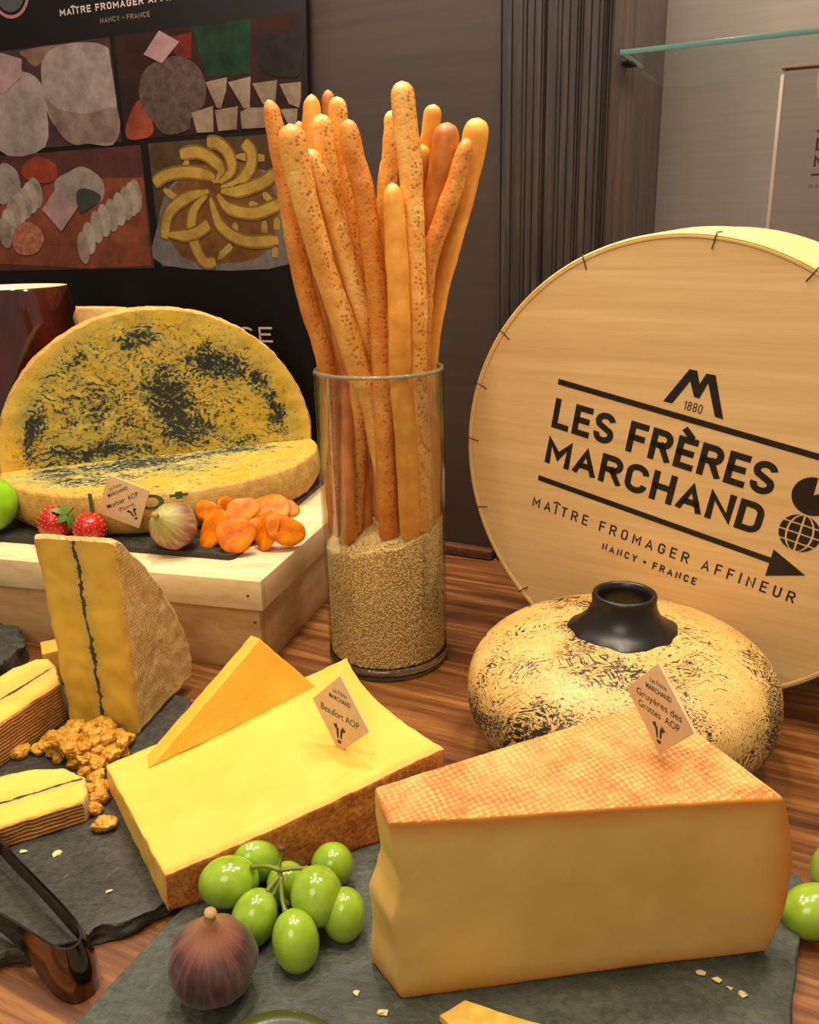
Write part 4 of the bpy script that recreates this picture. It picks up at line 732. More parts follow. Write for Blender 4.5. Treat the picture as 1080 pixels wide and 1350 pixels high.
def grain(c, n):
    t = Vector((rg.uniform(-1, 1), rg.uniform(-1, 1), rg.uniform(-1, 1))); t = (t-n*t.dot(n)*.8).normalized(); u = t.cross(n).normalized(); w_ = t.cross(u); L = rg.uniform(.09, .13); r = rg.uniform(.055, .07); b = len(V)
    V.extend([c+t*L, c-t*L, c+u*r, c-u*r, c+w_*r, c-w_*r]); F.extend([[b, b+2, b+4], [b, b+4, b+3], [b, b+3, b+5], [b, b+5, b+2], [b+1, b+4, b+2], [b+1, b+3, b+4], [b+1, b+5, b+3], [b+1, b+2, b+5]])
N_ = 25000
for i in range(N_):
    a = rg.uniform(0, 2*math.pi); z = rg.uniform(1.1, 13); x, y = 4.7*math.cos(a), 4.7*math.sin(a)
    if z > topz(x, y): continue
    n = Vector((math.cos(a), math.sin(a), 0)); grain(gc+Vector((x, y, z))-n*rg.uniform(0, .1), n)
for i in range(7000):
    a = rg.uniform(0, 2*math.pi); r = 4.62*math.sqrt(rg.random()); x, y = r*math.cos(a), r*math.sin(a); grain(gc+Vector((x, y, topz(x, y)-.05+rg.uniform(0, .06))), UPV)
go = mesh('grain_filling', V, F, None, None, origin=gc+UPV*1.05, smooth=False, mats=[M_grainbody, M_grain], mi=[0]*ncore+[1]*(len(F)-ncore)); tag(go, 'pale golden grain filling the lower half of the glass cylinder', 'grain', kind='stuff')
ST = {1:[[-8.88,65.47,42.56],[-8.69,65.48,41.51],[-8.13,65.66,36.9],[-7.59,65.83,32.14],[-6.92,65.94,28.57],[-6.05,66.02,24.89],[-6.0,66.02,20.13],[-5.83,65.57,11.0]],2:[[-7.29,63.12,40.61],[-6.94,63.34,37.86],[-6.07,63.71,33.81],[-5.2,64.01,30.41],[-4.13,64.34,26.91],[-3.43,64.78,24.09],[-2.86,64.99,22.89],[-2.21,65.64,18.79],[-1.59,65.84,14.52],[-1.25,65.87,11.0]],3:[[-7.28,68.42,41.54],[-7.1,68.61,38.45],[-6.79,68.9,34.72],[-6.12,69.48,29.06],[-5.16,69.07,24.34],[-4.87,66.5,19.99],[-4.92,64.54,10.5]],4:[[-6.2,67.43,43.14],[-6.24,67.52,39.91],[-5.95,67.74,34.69],[-5.18,68.03,28.01],[-4.41,68.33,23.25],[-3.98,68.92,16.92],[-3.68,67.74,10.6]],5:[[-5.42,65.6,41.54],[-5.33,65.75,39.74],[-5.0,66.01,37.14],[-4.51,66.32,33.06],[-3.86,66.53,28.12],[-3.62,67.1,23.43],[-4.14,67.39,17.3],[-4.7,66.45,10.6]],6:[[-5.15,69.43,43.73],[-5.06,69.44,41.08],[-4.59,69.49,35.76],[-3.75,69.6,28.99],[-3.1,69.77,22.98],[-2.72,69.92,16.63],[-2.75,70.01,10.5]],7:[[-4.38,67.44,42.95],[-4.29,67.53,40.37],[-4.01,67.66,37.28],[-3.72,67.9,32.85],[-3.25,68.31,27.93],[-2.86,68.54,23.18],[-2.37,68.7,16.93],[-2.26,68.81,10.6]],8:[[-3.48,64.41,41.03],[-3.24,64.39,39.43],[-2.65,64.34,37.01],[-2.25,64.26,33.72],[-1.93,64.17,30.32],[-1.72,64.11,26.87],[-1.72,64.02,23.6],[-1.7,64.05,19.15],[-1.64,64.24,10.7]],9:[[-6.2,64.49,39.27],[-5.42,64.57,37.09],[-4.37,64.74,33.76],[-3.51,64.99,30.31],[-2.91,65.28,27.65],[-2.53,66.25,23.54],[-2.22,67.1,19.8],[-1.93,67.47,11.0]],10:[[0.27,64.93,43.33],[0.38,64.84,41.7],[0.67,64.57,38.53],[0.75,64.28,35.32],[0.78,63.96,31.99],[0.86,63.63,28.59],[0.72,63.75,25.07],[0.77,63.79,23.29],[0.86,63.89,19.2],[0.99,64.06,11.5]],11:[[-0.46,66.92,41.96],[-0.7,66.95,39.58],[-1.25,67.01,34.52],[-1.31,67.08,29.12],[-1.21,67.15,23.36],[-0.79,67.18,17.27],[-0.3,67.19,11.0]],12:[[-1.17,67.99,39.05],[-1.5,68.1,34.58],[-1.63,68.26,29.04],[-1.41,68.42,23.16],[-0.72,68.74,11.0]],13:[[-0.58,63.34,36.82],[-0.46,63.03,33.69],[-0.39,62.68,30.37],[-0.38,62.43,27.03],[-0.46,62.88,24.36],[-0.36,62.93,22.97],[-0.15,63.04,19.46],[0.04,63.15,11.2]],14:[[2.44,68.3,42.41],[2.14,68.43,40.81],[1.61,68.69,38.51],[1.24,69.14,34.52],[0.9,69.79,28.86],[0.28,69.74,22.83],[0.02,69.9,11.2]],15:[[1.59,67.19,39.69],[1.15,67.54,36.64],[0.78,68.04,32.35],[0.52,68.79,26.04],[0.68,69.31,19.24],[0.88,69.3,11.0]],16:[[3.33,66.64,40.85],[2.98,66.65,38.61],[2.11,66.67,35.28],[1.39,66.68,32.37],[1.05,66.56,27.42],[1.2,66.41,23.42],[1.7,66.41,19.23],[1.68,66.51,11.5]],17:[[5.55,67.43,41.23],[4.94,67.53,38.36],[4.22,67.65,35.29],[3.11,67.78,31.75],[2.38,67.89,28.68],[1.8,67.98,25.51],[1.48,68.03,20.72],[1.27,68.15,11.5]],18:[[4.59,65.44,39.82],[3.93,65.38,37.7],[3.04,65.3,35.28],[2.01,65.22,32.76],[1.52,65.13,30.28],[1.3,65.03,27.57],[1.11,64.88,23.67],[1.09,64.86,19.59],[1.66,64.95,11.8]]}
SR = {1: (.66, 1), 2: (.8, 0), 3: (.6, 3), 4: (.62, 2), 5: (.7, 0), 6: (.55, 3), 7: (.6, 0), 8: (.72, 1), 9: (.66, 0), 10: (.76, 0), 11: (.55, 0), 12: (.45, 0), 13: (.74, 2), 14: (.6, 2), 15: (.55, 2), 16: (.78, 3), 17: (.74, 2), 18: (.64, 1)}
SL = {1: 'leftmost breadstick with an amber tip leaning out left', 2: 'thick spotted golden breadstick crossing from upper left to centre front', 3: 'dark breadstick mostly hidden behind the thick front left one', 4: 'smooth breadstick with a pointed tip against the board edge', 5: 'spotted breadstick with a rounded tip between pointed one and brown front one', 6: 'dark breadstick tip rearmost in the left cluster', 7: 'spotted breadstick with flat-topped tip rising above the left cluster', 8: 'amber brown spotted breadstick in front centre left', 9: 'shorter spotted golden breadstick slanting behind the amber front one', 10: 'tallest breadstick with a bent rounded tip', 11: 'thin spotted breadstick just left of the tallest one', 12: 'thinnest short breadstick behind the centre gap', 13: 'short smooth breadstick front centre with tapered top', 14: 'pale breadstick tip right behind the tallest one', 15: 'stubby breadstick tip between the tallest and the dark right one', 16: 'dark smooth breadstick with broad round tip at right', 17: 'rightmost pale breadstick with a bulbous tip', 18: 'slanting amber breadstick in front of the rightmost one'}
for k, pts in ST.items():
    R, mi = SR[k]; P2 = smoothpath(pts, 7); tot = sum((P2[i+1]-P2[i]).length for i in range(len(P2)-1))
    def rad(t, R=R, k=k, tot=tot):
        d = t*tot; cap = math.sqrt(max(.0004, 1-max(0, 1-d/(R*1.3))**2)); e = (1-t)*tot; cap2 = math.sqrt(max(.02, 1-max(0, 1-e/R)**2))
        bulb = 1+.18*math.exp(-((d-2.2)/2.2)**2)*(k in (16, 17, 2, 4)); tp = {1: .3, 4: .35, 3: .3, 8: .22, 13: .3, 18: .35, 12: .4, 6: .3}.get(k, .0); tap = 1-tp*math.exp(-d/1.6); return R*1.1*cap*cap2*bulb*tap*(1+.07*fn((d*.35, k*3.3, 0), 1)+.03*fn((d*1.6, k, 3), 1))
    d0 = (P2[0]-P2[1]).normalized(); ext = [P2[0]+d0*(R*.9)*(1-j/4) for j in range(4)]; P3 = [q for q in ext]+P2; P3[0] = P2[0]+d0*R*.9
    V, F, L_ = tube(P3, rad, 18, fup=(.35, -1, .05)); V = [p+Vector((fn(p, 1.2, 1), fn(p, 1.2, 2), 0))*.06 for p in V]
    o = mesh('breadstick', V, F, M_br[mi], None, origin=P3[-1], attrs={'lc': L_}); fixn(o); tag(o, SL[k], 'breadstick', 'breadsticks in the glass cylinder')
# ------------------------------------------------------------------ round wooden box
BC = Vector((18.508, 59.187, 16.95)); BU = Vector((.79970, -.60040, 0)); BV = Vector((-.02821, -.03757, .99890)); BN = Vector((-.59974, -.79882, -.04698))
rb = empty('round_wooden_box', BC-BV*16.87-BN*5, 'large round pale wooden cheese box standing on edge with black printed logo', 'box')
R = 16.87
def ring(name, prof, mat):  # prof = (radius, depth behind face)
    V, F = [], []; sg = 160
    for r, d in prof: V += [BC-BN*d+(BU*math.cos(2*math.pi*k/sg)+BV*math.sin(2*math.pi*k/sg))*r for k in range(sg)]
    n = len(prof); F = [[i*sg+k, i*sg+(k+1) % sg, (i+1)*sg+(k+1) % sg, (i+1)*sg+k] for i in range(n-1) for k in range(sg)]
    if prof[-1][0] < .01 or prof[0][0] < .01: pass
    o = fixn(mesh(name, V, F, mat, rb)); return autosmooth(o, 35)
ring('printed_face', [(.005, .0), (8, .0), (R-.42, .0), (R-.36, .05)], M_disc)
ring('lid_hoop', [(R-.36, .1), (R-.34, -.06), (R-.2, -.08), (R-.15, .02), (R-.1, -.06), (R, .0), (R+.03, .3), (R+.03, 5.6), (R, 5.8), (R-.25, 5.8)], M_hoop)
ring('box_hoop', [(R-.3, 5.7), (R-.28, 10.3), (R-.4, 10.55), (R-.6, 10.6), (.005, 10.6)], M_hoop)
al = -.183; LX = BU*math.cos(al)+BV*math.sin(al); LY = -BU*math.sin(al)+BV*math.cos(al)
logo((BC, LX, LY, BN), rb, 1.0, 0, 0, M_ink, True, .02)
for a in (82.2, 114.1, 143.7, 176.1, -163.5, -136.3, 60, 35, -115, 160):
    a = math.radians(a); d = BU*math.cos(a)+BV*math.sin(a); sd = -BU*math.sin(a)+BV*math.cos(a); rl = (.95 if a > 0 else .85)
    q = [BC+d*(R-.95)+BN*-.02+sd*.12, BC+d*(R-.9)+BN*.07+sd*.11, BC+d*(R-.5)+BN*.1+sd*.04, BC+d*(R+.05)+BN*.1, BC+d*(R+.09)-BN*.1, BC+d*(R+.08)-BN*.9, BC+d*(R-.02)-BN*1.0]
    V, F, L_ = tube(q, lambda t: .042, 6); mesh('staple', V, F, M_wire, rb)
# ------------------------------------------------------------------ squat vase
vc = Vector((13.62, 50.85, 0)); vz = empty('squat_vase', vc, 'squat cream clay vase with dark scratches and a short black neck', 'vase'); R = 10.05; zc, h, eu, el = 4.8, 9.6, 2.75, 2.0
prof = [(4.5, .03)]
for i in range(1, 17): t = -math.pi/2*.9*(1-i/16); prof.append((R*abs(math.cos(t))**(2/el), zc+zc*math.sin(t)/math.sin(math.pi/2*.9)*.99 if 0 else zc-zc*.985*abs(math.sin(t)/math.sin(math.pi/2*.9))**(2/el)))
for i in range(1, 26):
    t = math.pi/2*i/27; r = R*math.cos(t)**(2/eu); z = zc+(h-zc)*math.sin(t)**(2/eu)
    if r > 3.0: prof.append((r, z))
prof.append((3.0, 9.55)); lathe('body', prof, vc, M_vase, vz, 128)
def nw(p, a, z):
    if z < 9.75: k = 1+.025*math.sin(a*7+1)+.03*math.sin(a*4+2)+.015*math.sin(a*13); return Vector((p.x*k, p.y*k, p.z))
    return p
lathe('neck', [(3.45, 9.45), (3.3, 9.62), (2.9, 9.85), (2.4, 10.35), (2.12, 10.9), (2.02, 11.4), (2.05, 11.75), (2.0, 11.95), (1.85, 12.0), (1.7, 11.9), (1.62, 11.5), (1.7, 10.5), (2.2, 9.7), (2.2, 9.2), (.1, 9.0)], vc, M_blk, vz, 72, wob=nw, cap=False)
# ------------------------------------------------------------------ slates on the table
sl = plainslab('slate_board', [(-52, 31.5), (-31, 31.6), (-25, 32.8), (-20.8, 33.9), (-18.3, 34.3), (-16.7, 35.1), (-15.2, 35.8), (-13.5, 36.9), (-13.0, 37.6), (-10.4, 45.2), (-7.6, 52.3), (-8.4, 53.4), (-14, 55.9), (-18, 58.5), (-24, 61.2), (-52, 61.5)], (0, 0, .02), (1, 0, 0), (0, 1, 0), UPV, .98, M_slate, None, 'rough dark slate board at left under the sliced cheeses and raisins', 'slate board', rnd=.14, step=.45, cap_rings=14, rough=.035, jag=.5, layers=5)
sl2 = plainslab('slate_board', [(-20, 20), (7.5, 12.5), (20.4, 37.2), (20.2, 38.0), (19.6, 38.5), (-5.0, 51.4), (-6.1, 51.0), (-11.6, 38.6)], (0, 0, .02), (1, 0, 0), (0, 1, 0), UPV, .96, M_slate2, None, 'greenish grey slate board in front under the cloth-marked cheese and grapes', 'slate board', rnd=.14, step=.6, cap_rings=14, rough=.015, jag=.12, layers=4)
plainslab('slate_coaster', [(x*(1+.04*fn((x, y, 0), .4)), y) for x, y in circ(0, 0, 5.4, 30)], (-37.9, 64.6, .02), (1, 0, 0), (0, 1, 0), UPV, 2.3, M_slate, None, 'thick dark rough slate piece at the left edge before the crate', 'slate board', rnd=.3, step=.6, rough=.06, jag=.5, layers=7)
# ------------------------------------------------------------------ beaufort
def rdv(LC, L, faces, top=None):
    out = []
    for q in LC:
        d = 99
        for f in faces:
            ax = 'xyz'.index(f[1]); h = L[ax]/2; d = min(d, (h-q[ax]) if f[0] == '+' else (h+q[ax]))
        out.append(d)
    return out
bf = empty('cheese_slab', (-9, 44, 1), 'large bright yellow cheese slab with brown rind lying across both slates', 'cheese')
def dB(X, q):
    u, v_, w_ = q
    if u > .3: k = (u-.3)/.7; X = X+Vector((-.85, -.35, 0))*k*k*(1-v_*v_)*1.0
    if w_ > .3: X = X-UPV*.28*math.exp(-((X.x+4.2)**2+(X.y-45)**2)/9)*w_*0+UPV*(-.12*math.sin((u+1)*2.1))*w_
    return X
V, F, T, LC, L = block([(-13.05, 36.3, 1.0), (1.75, 43.1, 1.0), (-4.75, 56.2, 1.0), (-19.65, 47.1, 1.0), (-12.9, 36.15, 3.42), (1.75, 43.3, 5.75), (-4.75, 56.1, 5.1), (-19.5, 46.9, 2.85)], .14, (56, 46, 14), dB, .03, seed=4)
gm = {'+z': ('paste', M_beau), '-x': ('end_paste', M_beau), '+y': ('back_paste', M_beau), '-z': ('base_paste', M_beau), '-y': ('rind', M_brind), '+x': ('heel_rind', M_brind)}
split('x', V, F, T, gm, bf, {'lc': LC, 'rd': rdv(LC, L, ['-y'])})
bw = empty('cheese_wedge', (-13, 49, 4), 'orange yellow triangular cheese wedge leaning on the bright yellow slab', 'cheese')
A = Vector((-16.46, 45.9, 3.2)); B_ = Vector((-6.56, 52.74, 4.55)); AP_ = Vector((-10.05, 51.6, 8.98)); d1 = (B_-A).normalized(); nrm = d1.cross(AP_-A).normalized(); nrm = nrm if nrm.y > 0 else -nrm; e2 = nrm.cross(d1); e2 = e2 if e2.z > 0 else -e2
pl = [(0, 0), ((B_-A).length, 0), ((AP_-A).dot(d1), (AP_-A).dot(e2))]
V, F, T, LC = slab(pl, A, d1, e2, nrm, 1.55, rnd=.1, step=.35, cap_rings=14, rough=.025, seed=8)
o = fixn(mesh('paste', V, F, M_beau2, bw, attrs={'lc': LC, 'rd': [.08+abs(q[1])*0+2 for q in LC]})); autosmooth(o, 40)
# ------------------------------------------------------------------ gruyere
gy = empty('cheese_wedge', (7, 34, 1), 'big pale cheese wedge with cloth-marked orange rind on the front slate', 'cheese')
def dG(X, q):
    u, v_, w_ = q; z = X.z
    if u > .2: k = ((u-.2)/.8)**2; X = X+Vector((.9, -.05, 0))*k*(1-((z-5.2)/5.0)**2)*1.0
    if u < -.6:
        k = min(1, (-.6-u)/.33); s1 = 1/(1+math.exp(-(z-6.3)*4)); bow = math.exp(-((z-7.3)/1.25)**2)*.75+.3*(z > 7.3)*math.exp(-((z-7.3)/3)**2)
        X = X+Vector((.38, .12, 0))*k*(bow*.8+.22*s1)+Vector((-.14, -.05, 0))*k*math.exp(-((z-5.6)/.6)**2)
        X = X+Vector((.18, 0, 0))*k*math.sin(z*2.2)*.25*(z < 6)
    if v_ < -.7: X = X+Vector((0, .05, 0))*math.sin(u*2.6+.5)
    return X
V, F, T, LC, L = block([(-1.0, 30.65, 1.0), (16.3, 32.7, 1.0), (13.0, 41.0, 1.0), (-2.42, 32.75, 1.0), (-1.32, 30.4, 10.75), (16.1, 31.8, 10.45), (12.75, 40.2, 10.55), (-2.0, 33.0, 10.62)], .2, (60, 22, 44), dG, .012, seed=12)
split('x', V, F, T, {'-y': ('paste', M_gruy), '-x': ('tip_paste', M_gruy), '+y': ('back_paste', M_gruy), '+z': ('rind', M_grind), '+x': ('outer_rind', M_brind if 0 else M_grind), '-z': ('base_rind', M_grind)}, gy, {'lc': LC, 'rd': rdv(LC, L, ['+z', '+x', '-z'])})
# ------------------------------------------------------------------ upright ash-line wedge and two slices
mw = empty('cheese_wedge', (-22, 57, 1), 'tall upright cheese wedge with dark ash line and tan cloth-marked rind', 'cheese')
ds = Vector((1.78, 7.94, 0)).normalized(); TT = Vector((-19.41, 53.21, 1)); TB = Vector((-24.81, 54.64, 1)); tv = (TB-TT).normalized()
pr = [(0, 0), (0, 14.35), (.25, 14.6), (1.0, 14.15), (2.25, 12.75), (3.5, 11.6), (4.57, 10.2), (5.9, 8.4), (7.03, 6.5), (7.95, 4.6), (8.55, 2.9), (8.75, 1.4), (8.55, .35), (8.2, 0)]
V, F, T, LC = slab(pr, TT, ds, UPV, tv, 5.6, rnd=.35, step=.35, cap_rings=14, rough=.05, seed=21, ptags=['p']+['r']*12+['b'], layers=22)
for i, p in enumerate(V):
    s_, z_, t_ = LC[i]
    if z_ > 0: V[i] = p-tv*(.0)*z_+tv*(.5*z_/14*(t_/5.6))
split('x', V, F, T, {'p': ('paste', M_mwedge), 'r': ('curved_rind', M_mrind), '-t': ('rind', M_mrind), '+t': ('far_rind', M_mrind), 'b': ('base_paste', M_mwedge)}, mw, {'lc': LC, 'rd': [min(t, 5.6-t) for s_, z_, t in LC]})
def cslice(name, O, ex, ey, poly, th, tags, label, rdw, seed):
    o = empty(name, O, label, 'cheese'); V, F, T, LC = slab(poly, O, ex, ey, UPV, th, rnd=.14, step=.35, cap_rings=12, rough=.035, seed=seed, ptags=tags, layers=8)
    split('x', V, F, T, {'+t': ('paste', M_msl), 'r': ('striped_rind', M_srind), 'q': ('outer_rind', M_mrind), 'p': ('cut_side', M_msl), '-t': ('base_paste', M_msl)}, o, {'lc': LC, 'rd': [min(max(0, s_), max(0, rdw-s_)) for s_, z_, t in LC]}); return o
# local frame: x across the slice (0 = front rind), y along it towards the outer rind
ey = Vector((2.3, 5.8, 0)).normalized(); ex = Vector((-ey.y, ey.x, 0))
cslice('cheese_slice', Vector((-30.2, 43.2, 1)), ex, ey, [(0, 0), (0, 13.2), (.5, 13.6), (2.3, 15.2), (3.8, 16.0), (4.6, 15.7), (5.2, 14.0), (5.4, 0)][::-1], 2.95, ['q', 'q', 'q', 'q', 'q', 'q', 'r', 'p'] if 0 else ['r', 'q', 'q', 'q', 'q', 'q', 'r', 'p'], 'thick ash-lined cheese slice with striped rind left of the upright wedge', 5.4, 31)
ey = Vector((3.4, 1.85, 0)).normalized(); ex = Vector((-ey.y, ey.x, 0))
cslice('cheese_slice', Vector((-29.2, 38.65, 1)), ex, ey, [(0, 0), (0, 10.6), (.6, 11.05), (2.6, 11.15), (4.3, 10.2), (5.2, 8.6), (5.5, 7.2), (5.6, 0)][::-1], 1.45, ['r', 'q', 'q', 'q', 'q', 'q', 'r', 'p'], 'thin ash-lined cheese slice in front of the golden raisins', 5.6, 33)
plainslab('cheese_slice', [(0, 0), (3.0, .4), (3.0, 2.4), (0, 2.4)], (-28.6, 60.2, 1.0), (.9, .43, 0), (-.43, .9, 0), UPV, 3.0, M_msl, None, 'sliver of yellow cheese between thick slice and upright wedge', 'cheese', rnd=.15, step=.4)
# ------------------------------------------------------------------ golden raisins
def raisin(v):
    bm = bmesh.new(); bmesh.ops.create_icosphere(bm, subdivisions=4, radius=1)
    for p in bm.verts:
        q = p.co.copy(); k = 1+.3*fn(q, 1.3, v)-.34*abs(fn(q, 2.6, v+3))-.2*abs(fn(q, 5.5, v+5)); p.co = Vector((q.x*.72, q.y*.6, q.z*.44))*k*S
    me = bpy.data.meshes.new('raisin'); bm.to_mesh(me); bm.free(); me.shade_smooth(); me.materials.append(M_rais.m); return me
RM = [raisin(i) for i in range(6)]; rr = random.Random(11)
poly = [(-26.1, 51.5), (-25.6, 53.2), (-24.4, 53.6), (-21.5, 52.6), (-19.9, 52.2), (-19.8, 50.2), (-20.6, 48.5), (-19.95, 46.9), (-19.2, 44.4), (-19.6, 44.1), (-20.9, 46.6), (-21.2, 48.2), (-22.9, 49.9), (-24.2, 50.4)]
def inside(x, y):
    c = False
    for i in range(len(poly)):
        (x0, y0), (x1, y1) = poly[i], poly[i-1]
        if (y0 > y) != (y1 > y) and x < (x1-x0)*(y-y0)/(y1-y0)+x0: c = not c
    return c
pts = []
tries = 0
while tries < 6000 and len(pts) < 84:
    tries += 1; x, y = rr.uniform(-26.2, -19), rr.uniform(43.8, 54); lay = rr.choice((0, 0, 0, 1, 2)); z = 1.3+.52*lay
    if not inside(x, y): continue
    if lay and math.hypot(x+22.2, y-51.0) > 2.6/lay+.4: continue
    if all((x-a)**2+(y-b)**2+((z-c)*1.5)**2 > .5 for a, b, c in pts): pts.append((x, y, z))
SPEC = [((-18.75, 43.35, 1.33), 'lone golden raisin lying right of the thin slice'), ((-24.6, 46.2+2.6, 1.33), None)]
for i, (x, y, z) in enumerate(pts+[(-18.55, 43.1, 1.33), (-26.85, 51.0, 1.33)]):
    o = bpy.data.objects.new('raisin', RM[i % 6]); COL.objects.link(o); o.location = (x*S, y*S, z*S); o.rotation_euler = (rr.uniform(-.5, .5), rr.uniform(-.5, .5), rr.uniform(0, 6.3)); k = rr.uniform(.85, 1.15); o.scale = (k, k, k)
    lb = 'golden raisin in the small heap at the foot of the upright wedge'; g = 'golden raisins in the heap'
    if i == len(pts): lb = 'lone golden raisin lying off the end of the thin slice'; g = None; o.rotation_euler = (0, 0, .4)
    if i == len(pts)+1: lb = 'stray golden raisin apart from the heap near the thick slice'; g = None; o.rotation_euler = (0, 0, 1)
    if g and y < 48.6: lb = 'golden raisin in the narrow trail between thin slice and bright yellow slab'
    tag(o, lb, 'raisin', g)
# ------------------------------------------------------------------ grapes
def ellip(name, c, ax, ra, rb, mat, parent, n=22, sg=28):
    c = Vector(c); ax = Vector(ax).normalized(); t1 = ax.orthogonal().normalized(); t2 = ax.cross(t1); V = []
    for i in range(1, n):
        u = math.pi*i/n
        for k in range(sg): a = 2*math.pi*k/sg; V.append(c+ax*math.cos(u)*ra+(t1*math.cos(a)+t2*math.sin(a))*math.sin(u)*rb*(1+.02*math.sin(2*a)))
    F = [[i*sg+k, i*sg+(k+1) % sg, (i+1)*sg+(k+1) % sg, (i+1)*sg+k] for i in range(n-2) for k in range(sg)]+[list(range(sg)), [(n-2)*sg+k for k in range(sg)][::-1]]
    return fixn(mesh(name, V, F, mat, parent))
gb = empty('grape_bunch', (-6.8, 35.6, 1), 'small bunch of green grapes between purple fig and big cheese wedge', 'grapes')
GR = [((-9.75, 36.4, 2.75), (1, .1, .05), 1.55, 1.28), ((-8.75, 38.3, 2.5), (.6, .3, -.6), 1.4, 1.22), ((-4.6, 38.1, 2.2), (.3, -.5, .6), 1.2, 1.15), ((-5.1, 35.0, 2.95), (-.1, .3, .8), 1.48, 1.33), ((-5.95, 32.95, 2.2), (-.15, .35, .85), 1.48, 1.14), ((-3.75, 34.6, 2.15), (.05, .15, .9), 1.35, 1.1), ((-8.2, 34.5, 2.15), (.3, .4, .7), 1.45, 1.15), ((-6.9, 36.9, 2.1), (.2, .1, .9), 1.15, 1.05)]
for c, ax, ra, rb in GR: ellip('grape', c, ax, ra, rb, M_grape, gb)
hub = Vector((-6.95, 35.7, 3.6)); V, F = [], []
for p in ([hub, Vector((-7.0, 36.0, 4.1)), Vector((-6.9, 36.3, 4.75))], [hub+Vector((0, .1, .3)), Vector((-7.7, 36.0, 4.0)), Vector((-8.5, 36.3, 3.7))], [hub, Vector((-7.3, 35.1, 3.0)), Vector((-7.7, 34.6, 2.9))], [hub, Vector((-6.8, 34.9, 2.9)), Vector((-6.6, 34.4, 2.6))], [hub+Vector((0, .1, .3)), Vector((-6.2, 35.9, 3.9)), Vector((-5.6, 36.1, 3.7))], [Vector((-7.6, 35.0, 3.25)), hub, Vector((-6.9, 35.3, 2.8)), Vector((-6.6, 35.2, 2.2))]):
    tube(smoothpath(p, 5), lambda t: .13-.03*t+.05*(t > .9), 8, V=V, F=F)
fixn(mesh('stem', V, F, M_stem, gb)); V, F, L_ = tube([Vector((-6.92, 36.25, 4.7)), Vector((-6.88, 36.35, 4.88))], lambda t: .19, 8); mesh('stem_tip', V, F, M_dstem, gb)
o = ellip('green_grape', (19.75, 34.9, 1.33), (1, .25, .05), 1.75, 1.32, M_grape, None); tag(o, 'nearer of two large green grapes at the right edge', 'grape', 'grapes at the right edge')
o = ellip('green_grape', (21.9, 37.5, 1.5), (.2, .3, .9), 1.5, 1.1, M_grape, None); tag(o, 'further of two green grapes at the right edge', 'grape', 'grapes at the right edge')
# ------------------------------------------------------------------ tongs (bent steel strap)
tg_ = empty('tongs', (-17, 33.5, 0), 'polished steel tongs with a U bend on the wood at lower left', 'tongs')
path = [((-30, 46.6, 3.6), (-30.1, 46.5, 2.4)), ((-22.9, 39.9, 2.75), (-22.7, 39.7, 1.6)), ((-20.35, 37.4, 2.85), (-20.1, 37.3, 1.6)), ((-17.95, 35.1, 2.95), (-17.6, 35.0, 1.35)), ((-16.6, 33.7, 3.0), (-16.1, 33.9, .6)), ((-16.12, 33.0, 3.0), (-15.7, 33.2, .1)), ((-15.98, 32.45, 3.0), (-15.6, 32.5, .02)), ((-16.15, 32.1, 3.0), (-15.85, 32.05, .02)), ((-16.55, 32.02, 3.0), (-16.4, 31.75, .02)), ((-17.1, 32.2, 3.0), (-17.4, 32.2, .02)), ((-18.2, 32.95, 2.9), (-18.45, 33.15, .1)), ((-20.7, 34.6, 2.8), (-20.8, 34.8, 1.3)), ((-28, 38.9, 2.7), (-28, 38.95, 1.6))]
P2 = smoothpath([t for t, b in path], 6); Pb = smoothpath([b for t, b in path], 6); V, F = [], []
for i, (t, b) in enumerate(zip(P2, Pb)):
    tn = (P2[min(len(P2)-1, i+1)]-P2[max(0, i-1)]); tn.z = 0; nn = Vector((-tn.y, tn.x, 0)).normalized()*.06
    for k in range(7): V.append(t.lerp(b, k/6)+nn*(1+2.2*math.sin(math.pi*k/6)))
    for k in range(7): V.append(t.lerp(b, 1-k/6)+nn*(-1+2.2*math.sin(math.pi*k/6)))
m_ = 14
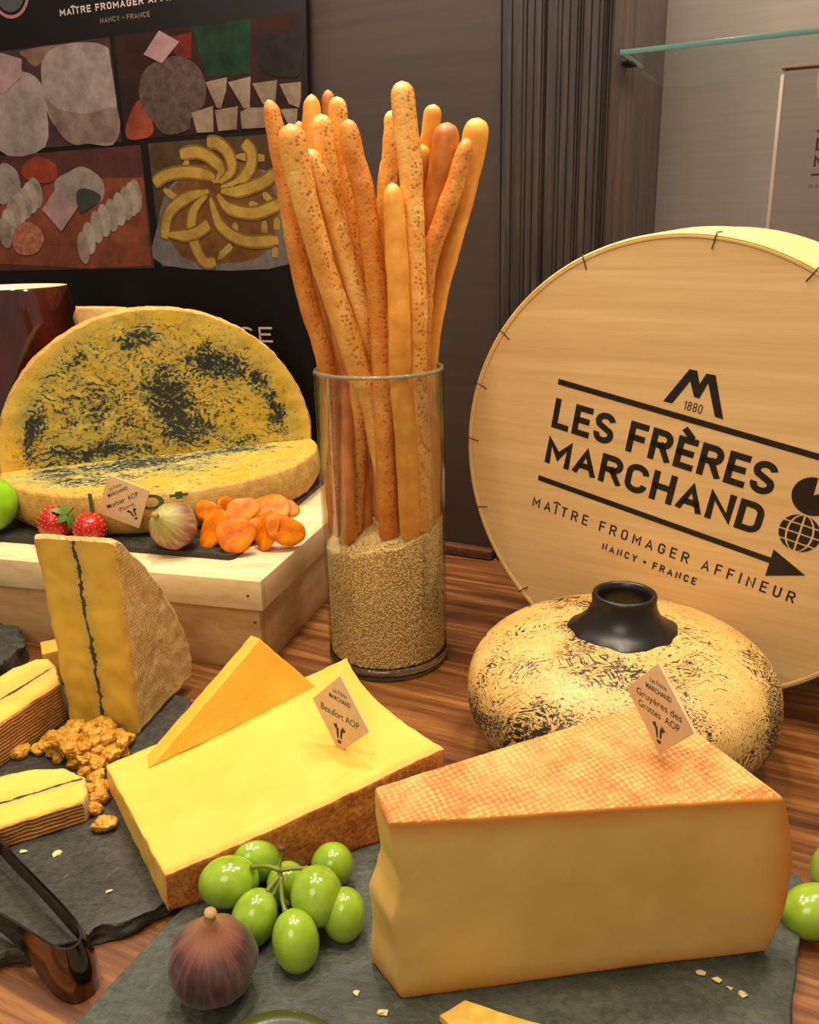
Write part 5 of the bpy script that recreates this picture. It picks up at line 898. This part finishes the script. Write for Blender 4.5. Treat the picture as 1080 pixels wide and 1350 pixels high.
for i in range(len(P2)-1):
    for k in range(m_): j = (k+1) % m_; F.append([i*m_+k, i*m_+j, (i+1)*m_+j, (i+1)*m_+k])
F.append(list(range(m_))); F.append([(len(P2)-1)*m_+k for k in range(m_)]); autosmooth(fixn(mesh('strap', V, F, M_chrome, tg_)), 40)
# ------------------------------------------------------------------ small things at the bottom edge, crumbs
plainslab('cheese_chip', [(0, 0), (1.15, .75), (4.4, -.6), (3.2, -1.5), (1.6, -1.9)], (.75, 29.35, 1.0), (1, 0, 0), (0, 1, 0), UPV, .45, M_chip, None, 'small flat yellow cheese chip at the bottom edge of the front slate', 'cheese', rnd=.08, step=.4, rough=.02)
dc = Vector((-6.2, 26.55, .98)); di = empty('green_dish', dc, 'glossy olive green dish edge at the bottom of the picture', 'dish')
lathe('bowl', [(1.2, .02), (1.5, .05), (2.6, .32), (3.1, .5), (3.18, .56), (3.1, .62), (2.5, .42), (1.4, .2), (.1, .16)], dc, M_dish, di, 64, cap=False); lathe('foot_ring', [(1.5, .0), (1.45, .12), (1.1, .12), (1.05, 0)], dc, M_dish, di, 48, closed=True, cap=False)
CR = [(13.6, 31.2), (14.1, 30.7), (14.5, 30.4), (-1.8, 29.9), (-3.0, 31.0), (-22.6, 41.2), (-20.6, 41.0), (-16.6, 37.9), (13.0, 31.6), (2.8, 29.6), (-1.9, 33.1)]
for i, (x, y) in enumerate(CR):
    V, F = [], []; bm = bmesh.new(); bmesh.ops.create_icosphere(bm, subdivisions=1, radius=1); k = (.2, .13, .16)[i % 3]
    V = [Vector((x, y, 1.0))+Vector((p.co.x*k*1.4, p.co.y*k, p.co.z*k*.5+k*.4))+Vector((fn(p.co, 2, i), fn(p.co, 2, i+1), 0))*k for p in bm.verts]; F = [[q.index for q in f.verts] for f in bm.faces]; bm.free()
    o = mesh('cheese_crumb', V, F, M_crumb, None, origin=(x, y, 1.0), smooth=False); tag(o, 'tiny pale cheese crumb near the right corner of the front slate' if x > 10 else ('tiny pale cheese crumb on the front slate near the bottom edge' if x > -4 else 'tiny pale cheese crumb on the bare part of the left slate'), 'crumb', 'cheese crumbs on the slates')
